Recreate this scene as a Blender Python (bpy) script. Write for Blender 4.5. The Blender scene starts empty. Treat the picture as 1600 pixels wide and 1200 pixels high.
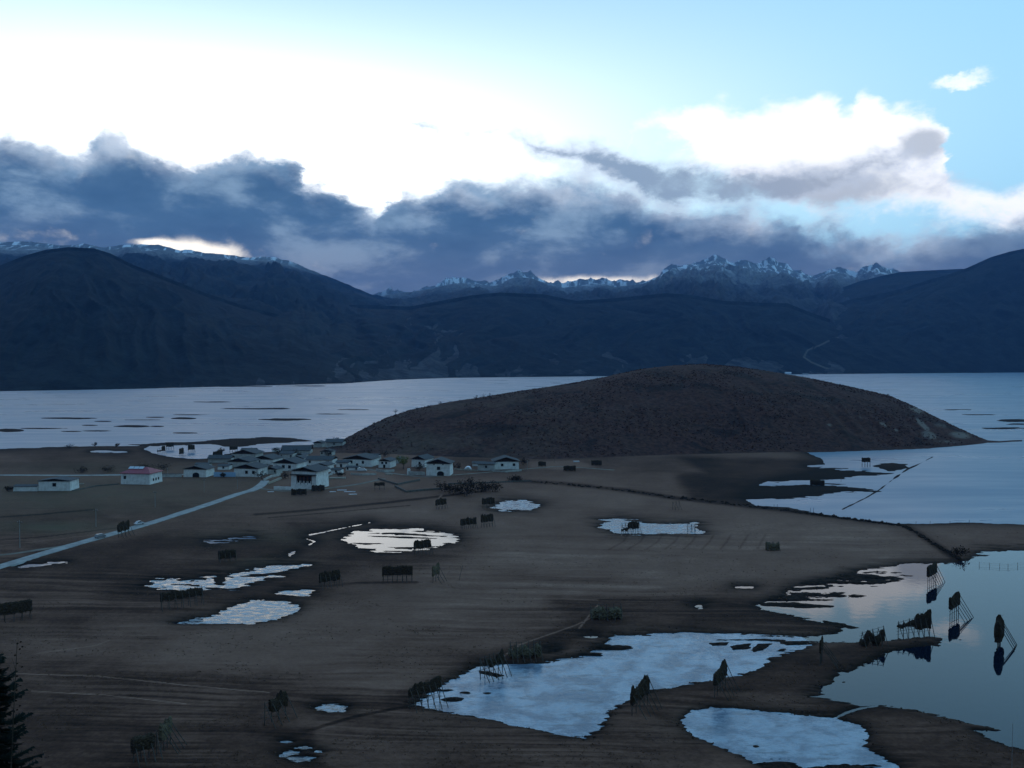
import bpy, math, random
import numpy as np
from mathutils import Vector, Matrix
random.seed(7)
PI = math.pi
R = math.radians
scene = bpy.context.scene
COL = scene.collection

# ------------------------------------------------------------------ camera
CAM_H = 79.0
F_PX = 1386.0
PITCH = math.atan(40.0 / F_PX)
cam_data = bpy.data.cameras.new('camera')
cam_data.sensor_width = 36.0
cam_data.lens = F_PX / 1600.0 * 36.0
cam_data.clip_start = 0.5
cam_data.clip_end = 60000.0
cam = bpy.data.objects.new('camera', cam_data)
COL.objects.link(cam)
cam.location = (0, 0, CAM_H)
cam.rotation_euler = (PI / 2 - PITCH, 0, 0)
scene.camera = cam
CP, SP = math.cos(PITCH), math.sin(PITCH)


def ray(px, py):
    x = (px - 800.0) / F_PX
    v = (600.0 - py) / F_PX
    return (x, CP + v * SP, v * CP - SP)


def at(px, py, z=0.0):
    d = ray(px, py)
    t = (z - CAM_H) / d[2]
    return (d[0] * t, d[1] * t, z)


def at_dist(px, py, Y):
    d = ray(px, py)
    t = Y / d[1]
    return (d[0] * t, Y, CAM_H + d[2] * t)


def azel(px, py):
    d = ray(px, py)
    return math.atan2(d[0], d[1]), math.atan2(d[2], math.hypot(d[0], d[1]))


def to_px(X, Y, Z):
    dz = Z - CAM_H
    dep = Y * CP - dz * SP
    up = Y * SP + dz * CP
    dep = np.where(dep > 1.0, dep, 1.0)
    return 800 + F_PX * X / dep, 600 - F_PX * up / dep


# ------------------------------------------------------------------ world
SUN_AZ, SUN_EL = azel(310, 372)
world = bpy.data.worlds.new('World')
scene.world = world
world.use_nodes = True
wt = world.node_tree
wt.nodes.clear()


class NB:
    """small helper for node graphs"""
    def __init__(s, tree):
        s.t = tree

    def n(s, typ, **kw):
        nd = s.t.nodes.new(typ)
        for k, v in kw.items():
            setattr(nd, k, v)
        return nd

    def put(s, sock, v):
        if isinstance(v, (int, float)):
            sock.default_value = v
        elif isinstance(v, (tuple, list)):
            if len(v) == 3 and sock.type == 'RGBA':
                v = (*v, 1.0)
            sock.default_value = v
        else:
            s.t.links.new(v, sock)

    def m(s, op, a, b=None, c=None, clamp=False):
        nd = s.n('ShaderNodeMath', operation=op)
        nd.use_clamp = clamp
        s.put(nd.inputs[0], a)
        if b is not None:
            s.put(nd.inputs[1], b)
        if c is not None:
            s.put(nd.inputs[2], c)
        return nd.outputs[0]

    def add(s, a, b): return s.m('ADD', a, b)
    def sub(s, a, b): return s.m('SUBTRACT', a, b)
    def mul(s, a, b): return s.m('MULTIPLY', a, b)

    def sstep(s, x, lo, hi, a=0.0, b=1.0):
        nd = s.n('ShaderNodeMapRange', interpolation_type='SMOOTHSTEP')
        s.put(nd.inputs[0], x)
        for i, v in ((1, lo), (2, hi), (3, a), (4, b)):
            s.put(nd.inputs[i], v)
        return nd.outputs[0]

    def lin(s, x, lo, hi, a=0.0, b=1.0):
        nd = s.n('ShaderNodeMapRange')
        s.put(nd.inputs[0], x)
        for i, v in ((1, lo), (2, hi), (3, a), (4, b)):
            s.put(nd.inputs[i], v)
        return nd.outputs[0]

    def xyz(s, x, y, z):
        nd = s.n('ShaderNodeCombineXYZ')
        s.put(nd.inputs[0], x); s.put(nd.inputs[1], y); s.put(nd.inputs[2], z)
        return nd.outputs[0]

    def sep(s, v):
        nd = s.n('ShaderNodeSeparateXYZ')
        s.put(nd.inputs[0], v)
        return nd.outputs

    def noise(s, vec, scale, detail=4, rough=0.55, dist=0.0, color=False):
        nd = s.n('ShaderNodeTexNoise')
        s.put(nd.inputs['Vector'], vec)
        nd.inputs['Scale'].default_value = scale
        nd.inputs['Detail'].default_value = detail
        nd.inputs['Roughness'].default_value = rough
        nd.inputs['Distortion'].default_value = dist
        return nd.outputs['Color' if color else 'Fac']

    def vmul(s, v, k):
        nd = s.n('ShaderNodeVectorMath', operation='MULTIPLY')
        s.put(nd.inputs[0], v); s.put(nd.inputs[1], k)
        return nd.outputs[0]

    def vadd(s, v, k):
        nd = s.n('ShaderNodeVectorMath', operation='ADD')
        s.put(nd.inputs[0], v); s.put(nd.inputs[1], k)
        return nd.outputs[0]

    def mix(s, f, a, b, blend='MIX'):
        nd = s.n('ShaderNodeMix', data_type='RGBA', blend_type=blend)
        nd.clamp_result = False
        s.put(nd.inputs[0], f); s.put(nd.inputs[6], a); s.put(nd.inputs[7], b)
        return nd.outputs[2]

    def curve(s, x, pts):
        nd = s.n('ShaderNodeFloatCurve')
        c = nd.mapping.curves[0]
        nd.mapping.extend = 'HORIZONTAL'
        pts = sorted(pts)
        c.points[0].location = pts[0]
        c.points[1].location = pts[-1]
        for p in pts[1:-1]:
            c.points.new(*p)
        nd.mapping.update()
        s.put(nd.inputs['Value'], x)
        return nd.outputs[0]


def build_world():
    b = NB(wt)
    tc = b.n('ShaderNodeTexCoord').outputs['Generated']
    sx, sy, sz = b.sep(tc)
    u = b.m('ARCTAN2', sx, sy)
    v = b.m('ARCSINE', sz)
    # warp of the direction so that cloud edges break up
    wv = b.vmul(tc, (1, 1, 1.7))
    w1 = b.noise(wv, 9.0, 9, 0.62, 0.3, color=True)
    w1x, w1y, w1z = b.sep(w1)
    w2 = b.noise(b.vadd(wv, (3.1, 1.7, 5.2)), 28.0, 8, 0.62, 0.2, color=True)
    w2x, w2y, w2z = b.sep(w2)
    du = b.add(b.mul(b.sub(w1x, .5), 0.085), b.mul(b.sub(w2x, .5), 0.034))
    dv = b.add(b.mul(b.sub(w1y, .5), 0.065), b.mul(b.sub(w2y, .5), 0.026))
    uw = b.add(u, du)
    vw = b.add(v, dv)
    un = b.lin(uw, -0.7, 0.7)

    def crv(px_pts):
        out = []
        for p in px_pts:
            a, e = azel(p[0], p[1])
            out.append(((a + 0.7) / 1.4, e / 0.45))
        return b.mul(b.curve(un, out), 0.45)

    def wcrv(px_pts):
        out = []
        for x, w in px_pts:
            a, e = azel(x, 300)
            out.append(((a + 0.7) / 1.4, w / F_PX / 0.1))
        return b.mul(b.curve(un, out), 0.1)

    def gauss(uu, vv, px, py, sx_, sy_, pw=1.0):
        a0, e0 = azel(px, py)
        a = b.m('DIVIDE', b.sub(uu, a0), sx_ / F_PX)
        e = b.m('DIVIDE', b.sub(vv, e0), sy_ / F_PX)
        r2 = b.add(b.mul(a, a), b.mul(e, e))
        return b.m('EXPONENT', b.mul(r2, -pw))

    # ---- clear sky: physical sky plus the bright western afterglow
    sky = b.n('ShaderNodeTexSky', sky_type='NISHITA')
    sky.sun_disc = False
    sky.sun_elevation = max(SUN_EL, R(4))
    sky.sun_rotation = SUN_AZ
    sky.altitude = 3300
    sky.air_density = 1.0
    sky.dust_density = 0.6
    sky.ozone_density = 1.6
    nish = b.vmul(sky.outputs[0], (0.026, 0.030, 0.034))
    hgt = b.sstep(v, 0.12, 0.80)
    base = b.mix(hgt, (0.55, 0.86, 0.95), (0.08, 0.25, 0.56))
    west = b.sstep(sy, -0.55, 0.85)
    base = b.mix(west, (0.065, 0.115, 0.20), base)
    base = b.mix(b.mul(b.sstep(u, 0.0, 0.62), 0.62), base, (0.27, 0.62, 0.88))
    clear = b.mix(1.0, base, nish, 'ADD')
    g1 = gauss(u, v, 340, 225, 620, 150)
    g2 = gauss(u, v, 400, 270, 330, 95)
    clear = b.mix(b.m('MULTIPLY', g1, 1.0, clamp=True), clear, (1.5, 1.6, 1.62))
    clear = b.mix(b.mul(g2, 0.8), clear, (2.6, 2.5, 2.35))

    # ---- fine density variation inside the clouds
    cv = b.vmul(tc, (1, 1, 1.5))
    na = b.noise(b.vadd(cv, (9, 2, 4)), 6.5, 8, 0.55, 0.15)
    nb = b.noise(b.vadd(cv, (1, 7, 3)), 22.0, 8, 0.6, 0.1)

    # ---- white cumulus on the right
    t_top = crv([(700, 420), (980, 250), (1015, 182), (1060, 170), (1095, 150), (1130, 156), (1180, 160), (1235, 158),
                 (1290, 158), (1325, 178), (1350, 145), (1395, 162), (1440, 182), (1462, 205), (1480, 262), (1535, 288), (1600, 288), (1750, 300), (2000, 330)])
    t_bot = crv([(700, 420), (980, 240), (1015, 186), (1055, 215), (1090, 258), (1150, 285), (1230, 315), (1300, 330), (1400, 330), (1600, 345), (2000, 360)])
    d3 = b.m('MINIMUM', b.sub(t_top, vw), b.sub(vw, t_bot))
    d3 = b.add(d3, b.add(b.mul(b.sub(nb, .5), 0.034), b.mul(b.sub(na, .5), 0.03)))
    a3 = b.sstep(d3, -0.009, 0.016)
    # extra bright wisps: far right wisp, small puffs
    wisp = b.sstep(b.add(gauss(uw, vw, 1492, 131, 40, 13), b.mul(b.sub(nb, .5), 0.9)), 0.35, 0.95)
    puff = b.sstep(b.add(gauss(uw, vw, 1130, 225, 120, 60), b.mul(b.sub(nb, .5), 0.8)), 0.45, 1.1)
    a3 = b.m('MAXIMUM', a3, b.m('MAXIMUM', b.mul(wisp, 0.8), b.mul(puff, 0.85)))
    sh3 = b.sstep(b.add(gauss(u, v, 1290, 290, 250, 38), b.add(b.mul(b.sub(na, .5), 1.6), b.mul(b.sub(nb, .5), 1.2))), 0.25, 1.05)
    sh3b = b.sstep(b.add(gauss(u, v, 1445, 228, 42, 30), b.mul(b.sub(nb, .5), 1.6)), 0.3, 1.0)
    c3 = b.mix(b.m('MAXIMUM', b.mul(sh3, .85), b.mul(sh3b, .8)), (1.2, 1.22, 1.25), (0.42, 0.475, 0.56))
    col = b.mix(a3, clear, c3)

    # ---- grey streak cloud above the bank
    s_c = crv([(600, 190), (730, 207), (790, 214), (850, 238), (900, 252), (960, 262), (1020, 280), (1100, 290), (1180, 292), (1250, 282), (1330, 268), (1420, 268), (1520, 280), (1700, 300)])
    s_w = wcrv([(600, 0), (690, 3), (770, 14), (850, 28), (930, 30), (1000, 27), (1060, 27), (1150, 30), (1220, 28), (1290, 16), (1380, 14), (1460, 12), (1530, 4), (1700, 0)])
    d2 = b.sub(s_w, b.m('ABSOLUTE', b.sub(vw, s_c)))
    d2 = b.add(d2, b.add(b.mul(b.sub(nb, .5), 0.04), b.mul(b.sub(na, .5), 0.035)))
    a2 = b.sstep(d2, -0.012, 0.019)
    east = b.sstep(u, 0.10, 0.42)
    c2 = b.mix(b.sstep(b.add(d2, b.mul(b.sub(na, .5), 0.03)), 0.0, 0.018), (0.62, 0.70, 0.84), b.mix(east, (0.24, 0.33, 0.46), (0.42, 0.47, 0.55)))
    col = b.mix(b.mul(a2, b.sstep(nb, 0.3, 0.6, 0.62, 0.92)), col, c2)

    # ---- main bank
    top = crv([(-160, 235), (0, 212), (55, 226), (112, 230), (138, 210), (165, 202), (200, 211), (240, 232), (300, 241), (345, 233), (400, 236),
               (440, 246), (462, 270), (480, 292), (530, 300), (560, 322), (585, 330), (612, 292), (650, 302), (690, 284), (715, 272), (760, 284),
               (800, 284), (860, 278), (930, 286), (985, 302), (1040, 318), (1090, 328), (1150, 322), (1200, 332), (1250, 342), (1290, 358), (1320, 350),
               (1350, 360), (1400, 364), (1430, 350), (1480, 342), (1540, 336), (1600, 333), (1760, 345)])
    d1 = b.sub(top, vw)
    d1 = b.add(d1, b.mul(b.sub(nb, .5), 0.034))
    gap1 = gauss(uw, v, 325, 394, 50, 15)
    gap1b = gauss(uw, v, 250, 381, 36, 7)
    gap2 = gauss(uw, v, 935, 440, 120, 10)
    gap3 = gauss(uw, v, 20, 368, 70, 14)
    gaps = b.add(b.add(gap1, gap1b), b.add(b.mul(gap2, .75), b.mul(gap3, .25)))
    a1 = b.sstep(d1, -0.009, 0.017)
    # light, half transparent places in the bank near its upper rim
    thick = b.sstep(b.add(d1, b.mul(b.sub(na, .5), 0.085)), 0.0, 0.040)
    low = b.sstep(b.add(v, b.mul(b.sub(na, .5), 0.05)), azel(800, 335)[1], azel(800, 465)[1])
    dark = b.mix(low, (0.064, 0.142, 0.255), (0.125, 0.172, 0.255))
    nc = b.noise(b.vadd(b.vmul(tc, (1, 1, 2.4)), (4, 4, 1)), 9.0, 9, 0.58, 0.15)
    lightp = b.mul(b.sstep(nc, 0.46, 0.66), b.sstep(u, 0.05, 0.3, 1.0, 0.55))
    dark = b.mix(b.mul(lightp, 0.85), dark, b.mix(low, (0.27, 0.40, 0.54), (0.33, 0.38, 0.45)))
    deep = b.sstep(nc, 0.50, 0.30)
    dark = b.mix(b.mul(deep, 0.55), dark, b.mix(low, (0.034, 0.092, 0.19), (0.075, 0.115, 0.19)))
    edge = b.mix(b.sstep(nb, .35, .65), (0.24, 0.38, 0.54), (0.62, 0.72, 0.84))
    c1 = b.mix(thick, edge, dark)
    gm = b.m('MULTIPLY', b.sstep(b.add(gaps, b.mul(b.sub(nb, .5), 1.3)), 0.15, 0.95), 1.0, clamp=True)
    c1 = b.mix(gm, c1, (1.7, 1.55, 1.3))
    inb = b.sstep(u, -1.3, -0.75)
    inb2 = b.sstep(u, 1.5, 0.8)
    col = b.mix(b.mul(a1, b.mul(inb, inb2)), col, c1)

    bg = b.n('ShaderNodeBackground')
    b.put(bg.inputs[0], col)
    bg.inputs[1].default_value = SKY_STRENGTH
    out = b.n('ShaderNodeOutputWorld')
    wt.links.new(bg.outputs[0], out.inputs[0])


SKY_STRENGTH = 1.18
build_world()

# the sun stands behind the ridge and the cloud bank; it only warms the gap
sun_data = bpy.data.lights.new('sun', 'SUN')
sun_data.energy = 0.3
sun_data.angle = R(0.5)
sun_data.color = (1.0, 0.86, 0.70)
sun = bpy.data.objects.new('sun', sun_data)
COL.objects.link(sun)
SUN_LAMP_EL = R(5.2)
sd_ = Vector((math.sin(SUN_AZ) * math.cos(SUN_LAMP_EL), math.cos(SUN_AZ) * math.cos(SUN_LAMP_EL), math.sin(SUN_LAMP_EL)))
sun.rotation_euler = sd_.to_track_quat('Z', 'Y').to_euler()
sun.location = (0, 0, 500)

scene.view_settings.view_transform = 'Standard'
scene.view_settings.look = 'None'
scene.view_settings.exposure = 0.0
scene.view_settings.gamma = 1.0
scene.cycles.use_denoising = True
scene.cycles.max_bounces = 5
scene.cycles.diffuse_bounces = 2
scene.cycles.glossy_bounces = 3
scene.cycles.volume_bounces = 0
scene.cycles.sample_clamp_indirect = 4.0

# ------------------------------------------------------------------ numeric noise
_rng = np.random.RandomState(3)
_P = _rng.permutation(1024)
_V = _rng.rand(1024)


def vn(x, y, seed=0):
    x = np.asarray(x, float); y = np.asarray(y, float)
    xi = np.floor(x).astype(np.int64); yi = np.floor(y).astype(np.int64)
    fx = x - xi; fy = y - yi
    fx = fx * fx * fx * (fx * (fx * 6 - 15) + 10); fy = fy * fy * fy * (fy * (fy * 6 - 15) + 10)

    def h(a, c):
        return _V[_P[(_P[(a + seed * 17) & 1023] + c) & 1023]]
    v00 = h(xi, yi); v10 = h(xi + 1, yi); v01 = h(xi, yi + 1); v11 = h(xi + 1, yi + 1)
    return (v00 * (1 - fx) + v10 * fx) * (1 - fy) + (v01 * (1 - fx) + v11 * fx) * fy


def fbm(x, y, oct=5, seed=0, gain=0.5, ridged=False):
    s = 0; a = 1.0; t = 0
    x = np.asarray(x, float); y = np.asarray(y, float)
    for i in range(oct):
        n = vn(x, y, seed + i * 5)
        if ridged:
            n = 1 - np.abs(2 * n - 1)
        s = s + a * n; t += a
        a *= gain
        x, y = (x * 1.6 - y * 1.2) + 13.7, (x * 1.2 + y * 1.6) + 5.1
    return s / t


YS = 2.6   # pictures of the flat ground are squashed this much; evens out the two directions


def seg_dist(px, py, pts, closed):
    d2 = np.full(px.shape, 1e12)
    n = len(pts)
    for i in range(n if closed else n - 1):
        x0, y0 = pts[i][0], pts[i][1] * YS
        x1, y1 = pts[(i + 1) % n][0], pts[(i + 1) % n][1] * YS
        dx, dy = x1 - x0, y1 - y0
        L = dx * dx + dy * dy + 1e-9
        t = np.clip(((px - x0) * dx + (py * YS - y0) * dy) / L, 0, 1)
        ex = px - x0 - t * dx; ey = py * YS - y0 - t * dy
        d2 = np.minimum(d2, ex * ex + ey * ey)
    return np.sqrt(d2)


def inside(px, py, pts):
    c = np.zeros(px.shape, bool)
    n = len(pts)
    for i in range(n):
        x0, y0 = pts[i]; x1, y1 = pts[(i + 1) % n]
        if y0 == y1:
            continue
        k = ((y0 > py) != (y1 > py)) & (px < (x1 - x0) * (py - y0) / (y1 - y0) + x0)
        c ^= k
    return c


def sdf(px, py, pts, pad=70):
    """signed distance (negative inside); far points get +pad"""
    xs = [p[0] for p in pts]; ys = [p[1] for p in pts]
    out = np.full(px.shape, float(pad))
    m = (px > min(xs) - pad) & (px < max(xs) + pad) & (py > min(ys) - pad / YS) & (py < max(ys) + pad / YS)
    if m.any():
        a, c = px[m], py[m]
        d = seg_dist(a, c, pts, True)
        out[m] = np.where(inside(a, c, pts), -d, np.minimum(d, pad))
    return out


# shorelines surveyed as sight lines from the viewpoint (see at())
LAKE = [(-2500, 712), (-400, 706), (0, 702), (60, 699), (140, 697), (200, 697), (236, 696), (224, 702), (240, 708), (262, 713), (300, 717), (340, 716),
        (352, 709), (400, 707), (432, 706), (455, 700), (486, 695), (520, 690), (560, 680), (1100, 684), (1250, 702), (1283, 716), (1290, 727), (1262, 740),
        (1200, 752), (1165, 765), (1160, 778), (1180, 790), (1232, 793), (1268, 800), (1300, 805), (1350, 813), (1400, 818), (1450, 818.5),
        (1520, 816), (1600, 819), (2000, 828), (4500, 860), (4500, 561.5), (-2500, 561.5)]
POOL_ICE = [(645, 1102), (668, 1088), (690, 1072), (707, 1063), (745, 1044), (785, 1040), (840, 1037), (862, 1034), (900, 1027), (930, 1013), (950, 1002),
            (962, 992), (1017, 990), (1067, 987), (1120, 990), (1180, 993), (1250, 997), (1262, 1004), (1266, 1009), (1232, 1019), (1203, 1028), (1192, 1040), (1165, 1053),
            (1111, 1062), (1066, 1071), (1019, 1079), (976, 1094), (953, 1110), (945, 1124), (938, 1138), (912, 1153), (880, 1152), (840, 1141),
            (800, 1133), (755, 1122), (680, 1110)]
POOL_MIRROR = [(2400, 900), (1600, 868), (1560, 866), (1530, 868), (1515, 876), (1477, 880), (1416, 882), (1398, 885), (1353, 890), (1345, 892), (1300, 905), (1240, 918),
               (1225, 930), (1205, 938), (1184, 946), (1190, 951), (1227, 960), (1256, 966), (1285, 972), (1312, 977), (1320, 987), (1311, 992), (1259, 995),
               (1180, 993), (1175, 999), (1230, 1002), (1267, 1002), (1293, 1003), (1340, 1004), (1390, 1001), (1403, 998), (1458, 995), (1475, 998), (1466, 1009), (1437, 1010),
               (1410, 1014), (1390, 1018), (1379, 1025), (1348, 1041), (1322, 1052), (1314, 1048), (1307, 1059), (1298, 1068), (1278, 1075),
               (1286, 1084), (1267, 1088), (1307, 1096), (1350, 1104), (1370, 1102), (1397, 1106), (1442, 1113), (1487, 1122), (1532, 1133), (1566, 1143),
               (1521, 1141), (1555, 1158), (1577, 1166), (1600, 1171), (1700, 1190), (2400, 1290)]
POOL_LOW = [(1067, 1128), (1073, 1116), (1084, 1111), (1111, 1106), (1138, 1107), (1210, 1114), (1260, 1118), (1300, 1122), (1341, 1133), (1352, 1140), (1357, 1151),
            (1348, 1166), (1372, 1180), (1406, 1200), (1400, 1235), (1250, 1240), (1215, 1215), (1174, 1190), (1160, 1180), (1131, 1170), (1095, 1155), (1075, 1144)]
POND_A = [(275, 974), (300, 968), (340, 960), (368, 946), (395, 939), (440, 940), (466, 946), (471, 950), (455, 960), (430, 968), (395, 973), (330, 974)]
POND_B = [(228, 916), (245, 906), (300, 908), (330, 900), (348, 905), (380, 892), (440, 883), (482, 883), (450, 893), (440, 900), (400, 910), (365, 922), (330, 920), (300, 928), (270, 920)]
POND_C = [(536, 841), (560, 830), (600, 826), (660, 826), (712, 836), (706, 848), (672, 856), (640, 862), (600, 864), (560, 856)]
POND_D = [(943, 814), (965, 810), (1020, 818), (1085, 818), (1094, 832), (1040, 835), (965, 834), (946, 826)]
POND_E = [(769, 792), (790, 783), (822, 783), (844, 789), (830, 797), (785, 797)]
POND_F = [(433, 926), (450, 922), (484, 923), (478, 930), (450, 933)]
POND_G = [(493, 1107), (505, 1101), (530, 1100), (545, 1106), (535, 1114), (510, 1114)]


def oval(cx, cy, hx, hy, n=14):
    return [(cx + hx * math.cos(i * 2 * PI / n), cy + hy * math.sin(i * 2 * PI / n)) for i in range(n)]


# name: (outline, amplitude of the furrow streaks at its edge)
WATERS = [(LAKE, 1.2), (POOL_ICE, 5.0), (POOL_MIRROR, 4.0), (POOL_LOW, 3.0), (POND_A, 4.0), (POND_B, 9.0), (POND_C, 6.0), (POND_D, 6.0),
          (POND_E, 4.0), (POND_F, 7.0), (POND_G, 5.0),
          (oval(300, 709, 26, 5), 1.5), (oval(160, 705.5, 18, 1.4), 1), (oval(186, 706.2, 12, 1.0), 1),
          ([(322, 846), (352, 842), (394, 838), (396, 841), (350, 846), (326, 849)], 8), ([(30, 886), (70, 880), (104, 878), (70, 882), (30, 888)], 4),
          ([(483, 835.5), (500, 832), (540, 824), (578, 816.6), (578, 817.2), (540, 824.8), (502, 833), (484, 836.5)], .8),
          ([(476, 842), (480, 841.6), (493, 846), (484, 852), (481, 852), (490, 846.4), (480, 843)], .6),
          ([(450, 868), (452, 864), (461, 861), (460, 865), (453, 869)], 1),
          (oval(446, 1160, 8, 2), 3), (oval(474, 1169, 14, 3), 4), (oval(455, 1176, 10, 4), 5), (oval(470, 1187, 20, 4), 5), (oval(497, 1174, 6, 2), 2), (oval(443, 1181, 5, 2), 2),
          (oval(1094, 947, 9, 3), 5), (oval(1163, 918, 14, 1.6), 3), (oval(862, 1016, 10, 3.5), 6), (oval(925, 995, 9, 2), 3), (oval(1285, 728, 26, 2), 3),
          ([(1301, 1123), (1320, 1113), (1341, 1106), (1372, 1102), (1372, 1104), (1342, 1109), (1322, 1116), (1303, 1125)], .6),
          ([(1540, 862), (1600, 858), (1700, 866), (1700, 890), (1600, 880), (1560, 876)], 12),
          ([(1560, 872), (1700, 876), (1700, 886), (1590, 880)], 6)]
# land standing in the waters: outline, streak amplitude
BARS = [([(200, 694), (300, 690), (340, 687), (370, 684.5), (410, 683), (450, 684), (485, 688.5), (440, 692), (400, 694), (375, 698), (352, 698), (330, 694), (240, 697)], 2.0),
        ([(1290, 894), (1330, 893), (1382, 898), (1429, 899), (1400, 906), (1340, 908), (1290, 905)], 9),
        ([(1200, 908), (1280, 905), (1330, 909), (1386, 909), (1384, 912), (1330, 914), (1250, 914)], 8),
        ([(1180, 918), (1250, 919), (1300, 914), (1304, 917), (1250, 924)], 4),
        ([(1190, 930), (1260, 926), (1312, 929), (1318, 933), (1260, 936), (1200, 938)], 9),
        ([(1185, 942), (1240, 941), (1306, 947), (1300, 950), (1250, 950), (1190, 946)], 2),
        ([(1285, 969), (1320, 975), (1350, 982), (1330, 983), (1290, 977)], 1.5),
        (oval(1340, 931.5, 11, 2), 5), (oval(1500, 1000, 4, 1.2), 1), (oval(1318, 1066, 5, 1.6), 1.5),
        ([(1106, 1004), (1140, 1003), (1136, 1009), (1112, 1010)], 1.5), ([(1140, 1009), (1175, 1004), (1172, 1014), (1146, 1016)], 1.5),
        ([(1172, 1017), (1184, 1005), (1208, 1005), (1196, 1015), (1178, 1020)], 1.5), ([(1186, 1003), (1262, 1001), (1262, 1007), (1230, 1009), (1215, 1005)], 2),
        (oval(1222, 1016, 9, 3), 3), (oval(890, 1012, 60, 9), 11), (oval(955, 1013, 30, 4), 6), (oval(905, 1022, 35, 4), 6), (oval(1180, 1000, 60, 2), 4),
        ([(744, 1047), (762, 1048), (790, 1056), (776, 1060), (750, 1052)], 2), (oval(706, 1093, 18, 3), 3), (oval(728, 1083, 8, 2), 2), (oval(690, 1078, 18, 2.5), 4), (oval(762, 1083, 9, 2), 2),
        (oval(1181, 1166, 6, 2.5), 1), (oval(1310, 1205, 60, 10), 14), (oval(1215, 1200, 40, 10), 10), (oval(1381, 1160, 16, 6), 8),
        (oval(108, 653.5, 46, 1.6), 1), (oval(15, 672.5, 24, 3), .8), (oval(70, 669.5, 40, .9), .7), (oval(161, 658.3, 14, .9), .6), (oval(141, 664.5, 13, .9), .6),
        (oval(111, 674, 18, 1.0), .8), (oval(152, 673.3, 24, 1.1), .8), (oval(204, 666.3, 30, 1.9), 1), (oval(246, 666.2, 11, 1.1), .6), (oval(242, 651.8, 15, .9), .6),
        (oval(222, 656, 32, .8), .9), (oval(287, 653.8, 20, 1.9), 1), (oval(289, 676.5, 20, .9), .8), (oval(445, 655.5, 44, 1.8), 1.2), (oval(395, 638.5, 60, 1.0), 1.2),
        (oval(340, 628, 40, .7), .8), (oval(560, 640, 36, .8), 1), (oval(300, 648, 30, .7), .8), (oval(520, 647, 30, .6), .8), (oval(385, 604, 60, .7), .8), (oval(470, 603, 40, .6), .8),
        (oval(1585, 657, 30, 2), 1.6), (oval(1570, 669, 36, 1.6), 1.6), (oval(1530, 648, 28, .8), 1), (oval(1497, 640, 22, .7), 1), (oval(1592, 663, 22, 1), 1), (oval(1300, 682, 5, 1), 1),
        ([(560, 833), (620, 832), (700, 838), (690, 840), (610, 835)], 2), ([(575, 838), (640, 838), (690, 842), (640, 842)], 2), ([(548, 848), (600, 850), (570, 852)], 2), ([(590, 855), (650, 856), (700, 852), (640, 858)], 2.5),
        ([(548, 856), (600, 859), (560, 861)], 3), ([(600, 861), (660, 861), (640, 863)], 3), ([(640, 829), (700, 832), (660, 832)], 2), ([(330, 903), (350, 901), (352, 916), (336, 915)], 3),
        ([(360, 903), (440, 892), (480, 887), (440, 899)], 3), ([(380, 912), (440, 906), (450, 909), (400, 915)], 4), ([(250, 913), (320, 913), (310, 917)], 3),
        # mud flats of the bay behind the peninsula
        ([(1120, 722), (1240, 731), (1283, 732), (1345, 735), (1395, 739), (1330, 746), (1290, 750), (1215, 753), (1130, 750)], 5),
        ([(1120, 757), (1225, 757.5), (1300, 757), (1350, 764), (1372, 768), (1320, 770), (1240, 777), (1285, 781), (1200, 779), (1120, 783)], 6),
        ([(1365, 728), (1395, 724), (1415, 726), (1420, 732), (1390, 737)], 4), (oval(1272, 746, 9, 3), 1)]
DYKE = [(1457, 714), (1436, 725), (1418, 733), (1405, 742), (1390, 753), (1376, 764), (1353, 778), (1330, 789), (1316, 796)]

WX = 1.0


def ground_fields(X, Y):
    """height and paint attributes of the valley floor at world points"""
    px, py = to_px(X, Y, 0.0)
    front = Y > 60
    px = np.where(front, px, -9999.0); py = np.where(front, py, 9999.0)
    px = np.clip(px, -3000, 4600)
    streak = 2.3 * (fbm(px / 55.0, (py - 0.035 * px) / 1.9, 4, 11, gain=0.6) - 0.5)
    fine = fbm(px / 7.0, py / 2.4, 3, 21) - 0.5
    far = np.clip((820 - py) / 120, 0, 1)
    sd = np.full(X.shape, 70.0)
    for pts, amp in WATERS:
        s = sdf(px, py, pts)
        near = s < 69
        if near.any():
            a = amp * (1.0 if pts is not LAKE else 1)
            s = np.where(near, s + a * streak * 2.4 + min(a, 3.0) * fine * 2.0 * (1 - 0.6 * far), s)
        sd = np.minimum(sd, s)
    sdw = sd.copy()
    for pts, amp in BARS:
        s = sdf(px, py, pts, 30)
        near = s < 29
        s = np.where(near, s + amp * streak * 2.2 + min(amp, 2.0) * fine * 0.8, s)
        sd = np.maximum(sd, -s)
    m = (px > 1290) & (px < 1480) & (py > 700) & (py < 805)
    if m.any():
        d = seg_dist(px[m], py[m], DYKE, False)
        wdt = 3.2 * (vn(px[m] / 11.0, py[m] / 5.0, 9) - 0.28) + 1.0
        sd[m] = np.maximum(sd[m], wdt - d)
    z = np.where(sd > 0, 0.62 * np.tanh(sd * 0.085), 0.6 * np.tanh(sd * 0.15))
    # lake bars stay low
    land = np.clip(sd / 25, 0, 1)
    z = z + land * 0.5 * (fbm(X / 60, Y / 60, 4, 31) - 0.5)
    # slope of the viewer's hillside
    edge = 141 + 26 * (fbm(X / 50.0, Y / 50.0 + 7, 3, 41) - 0.5)
    rise = np.maximum(edge - Y, 0)
    rise = np.where(rise < 25, rise * rise / 50, rise - 12.5)
    z = z + 0.56 * rise * (Y > -400) + 0.56 * (edge + 400 - 12.5) * (Y <= -400)
    # towards the rims of the world the floor lies under water or under the ranges
    wet = np.exp(-(np.clip(sdw, 0, 80) / 17.0) ** 1.4)
    return z, wet, sd, px, py


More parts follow.
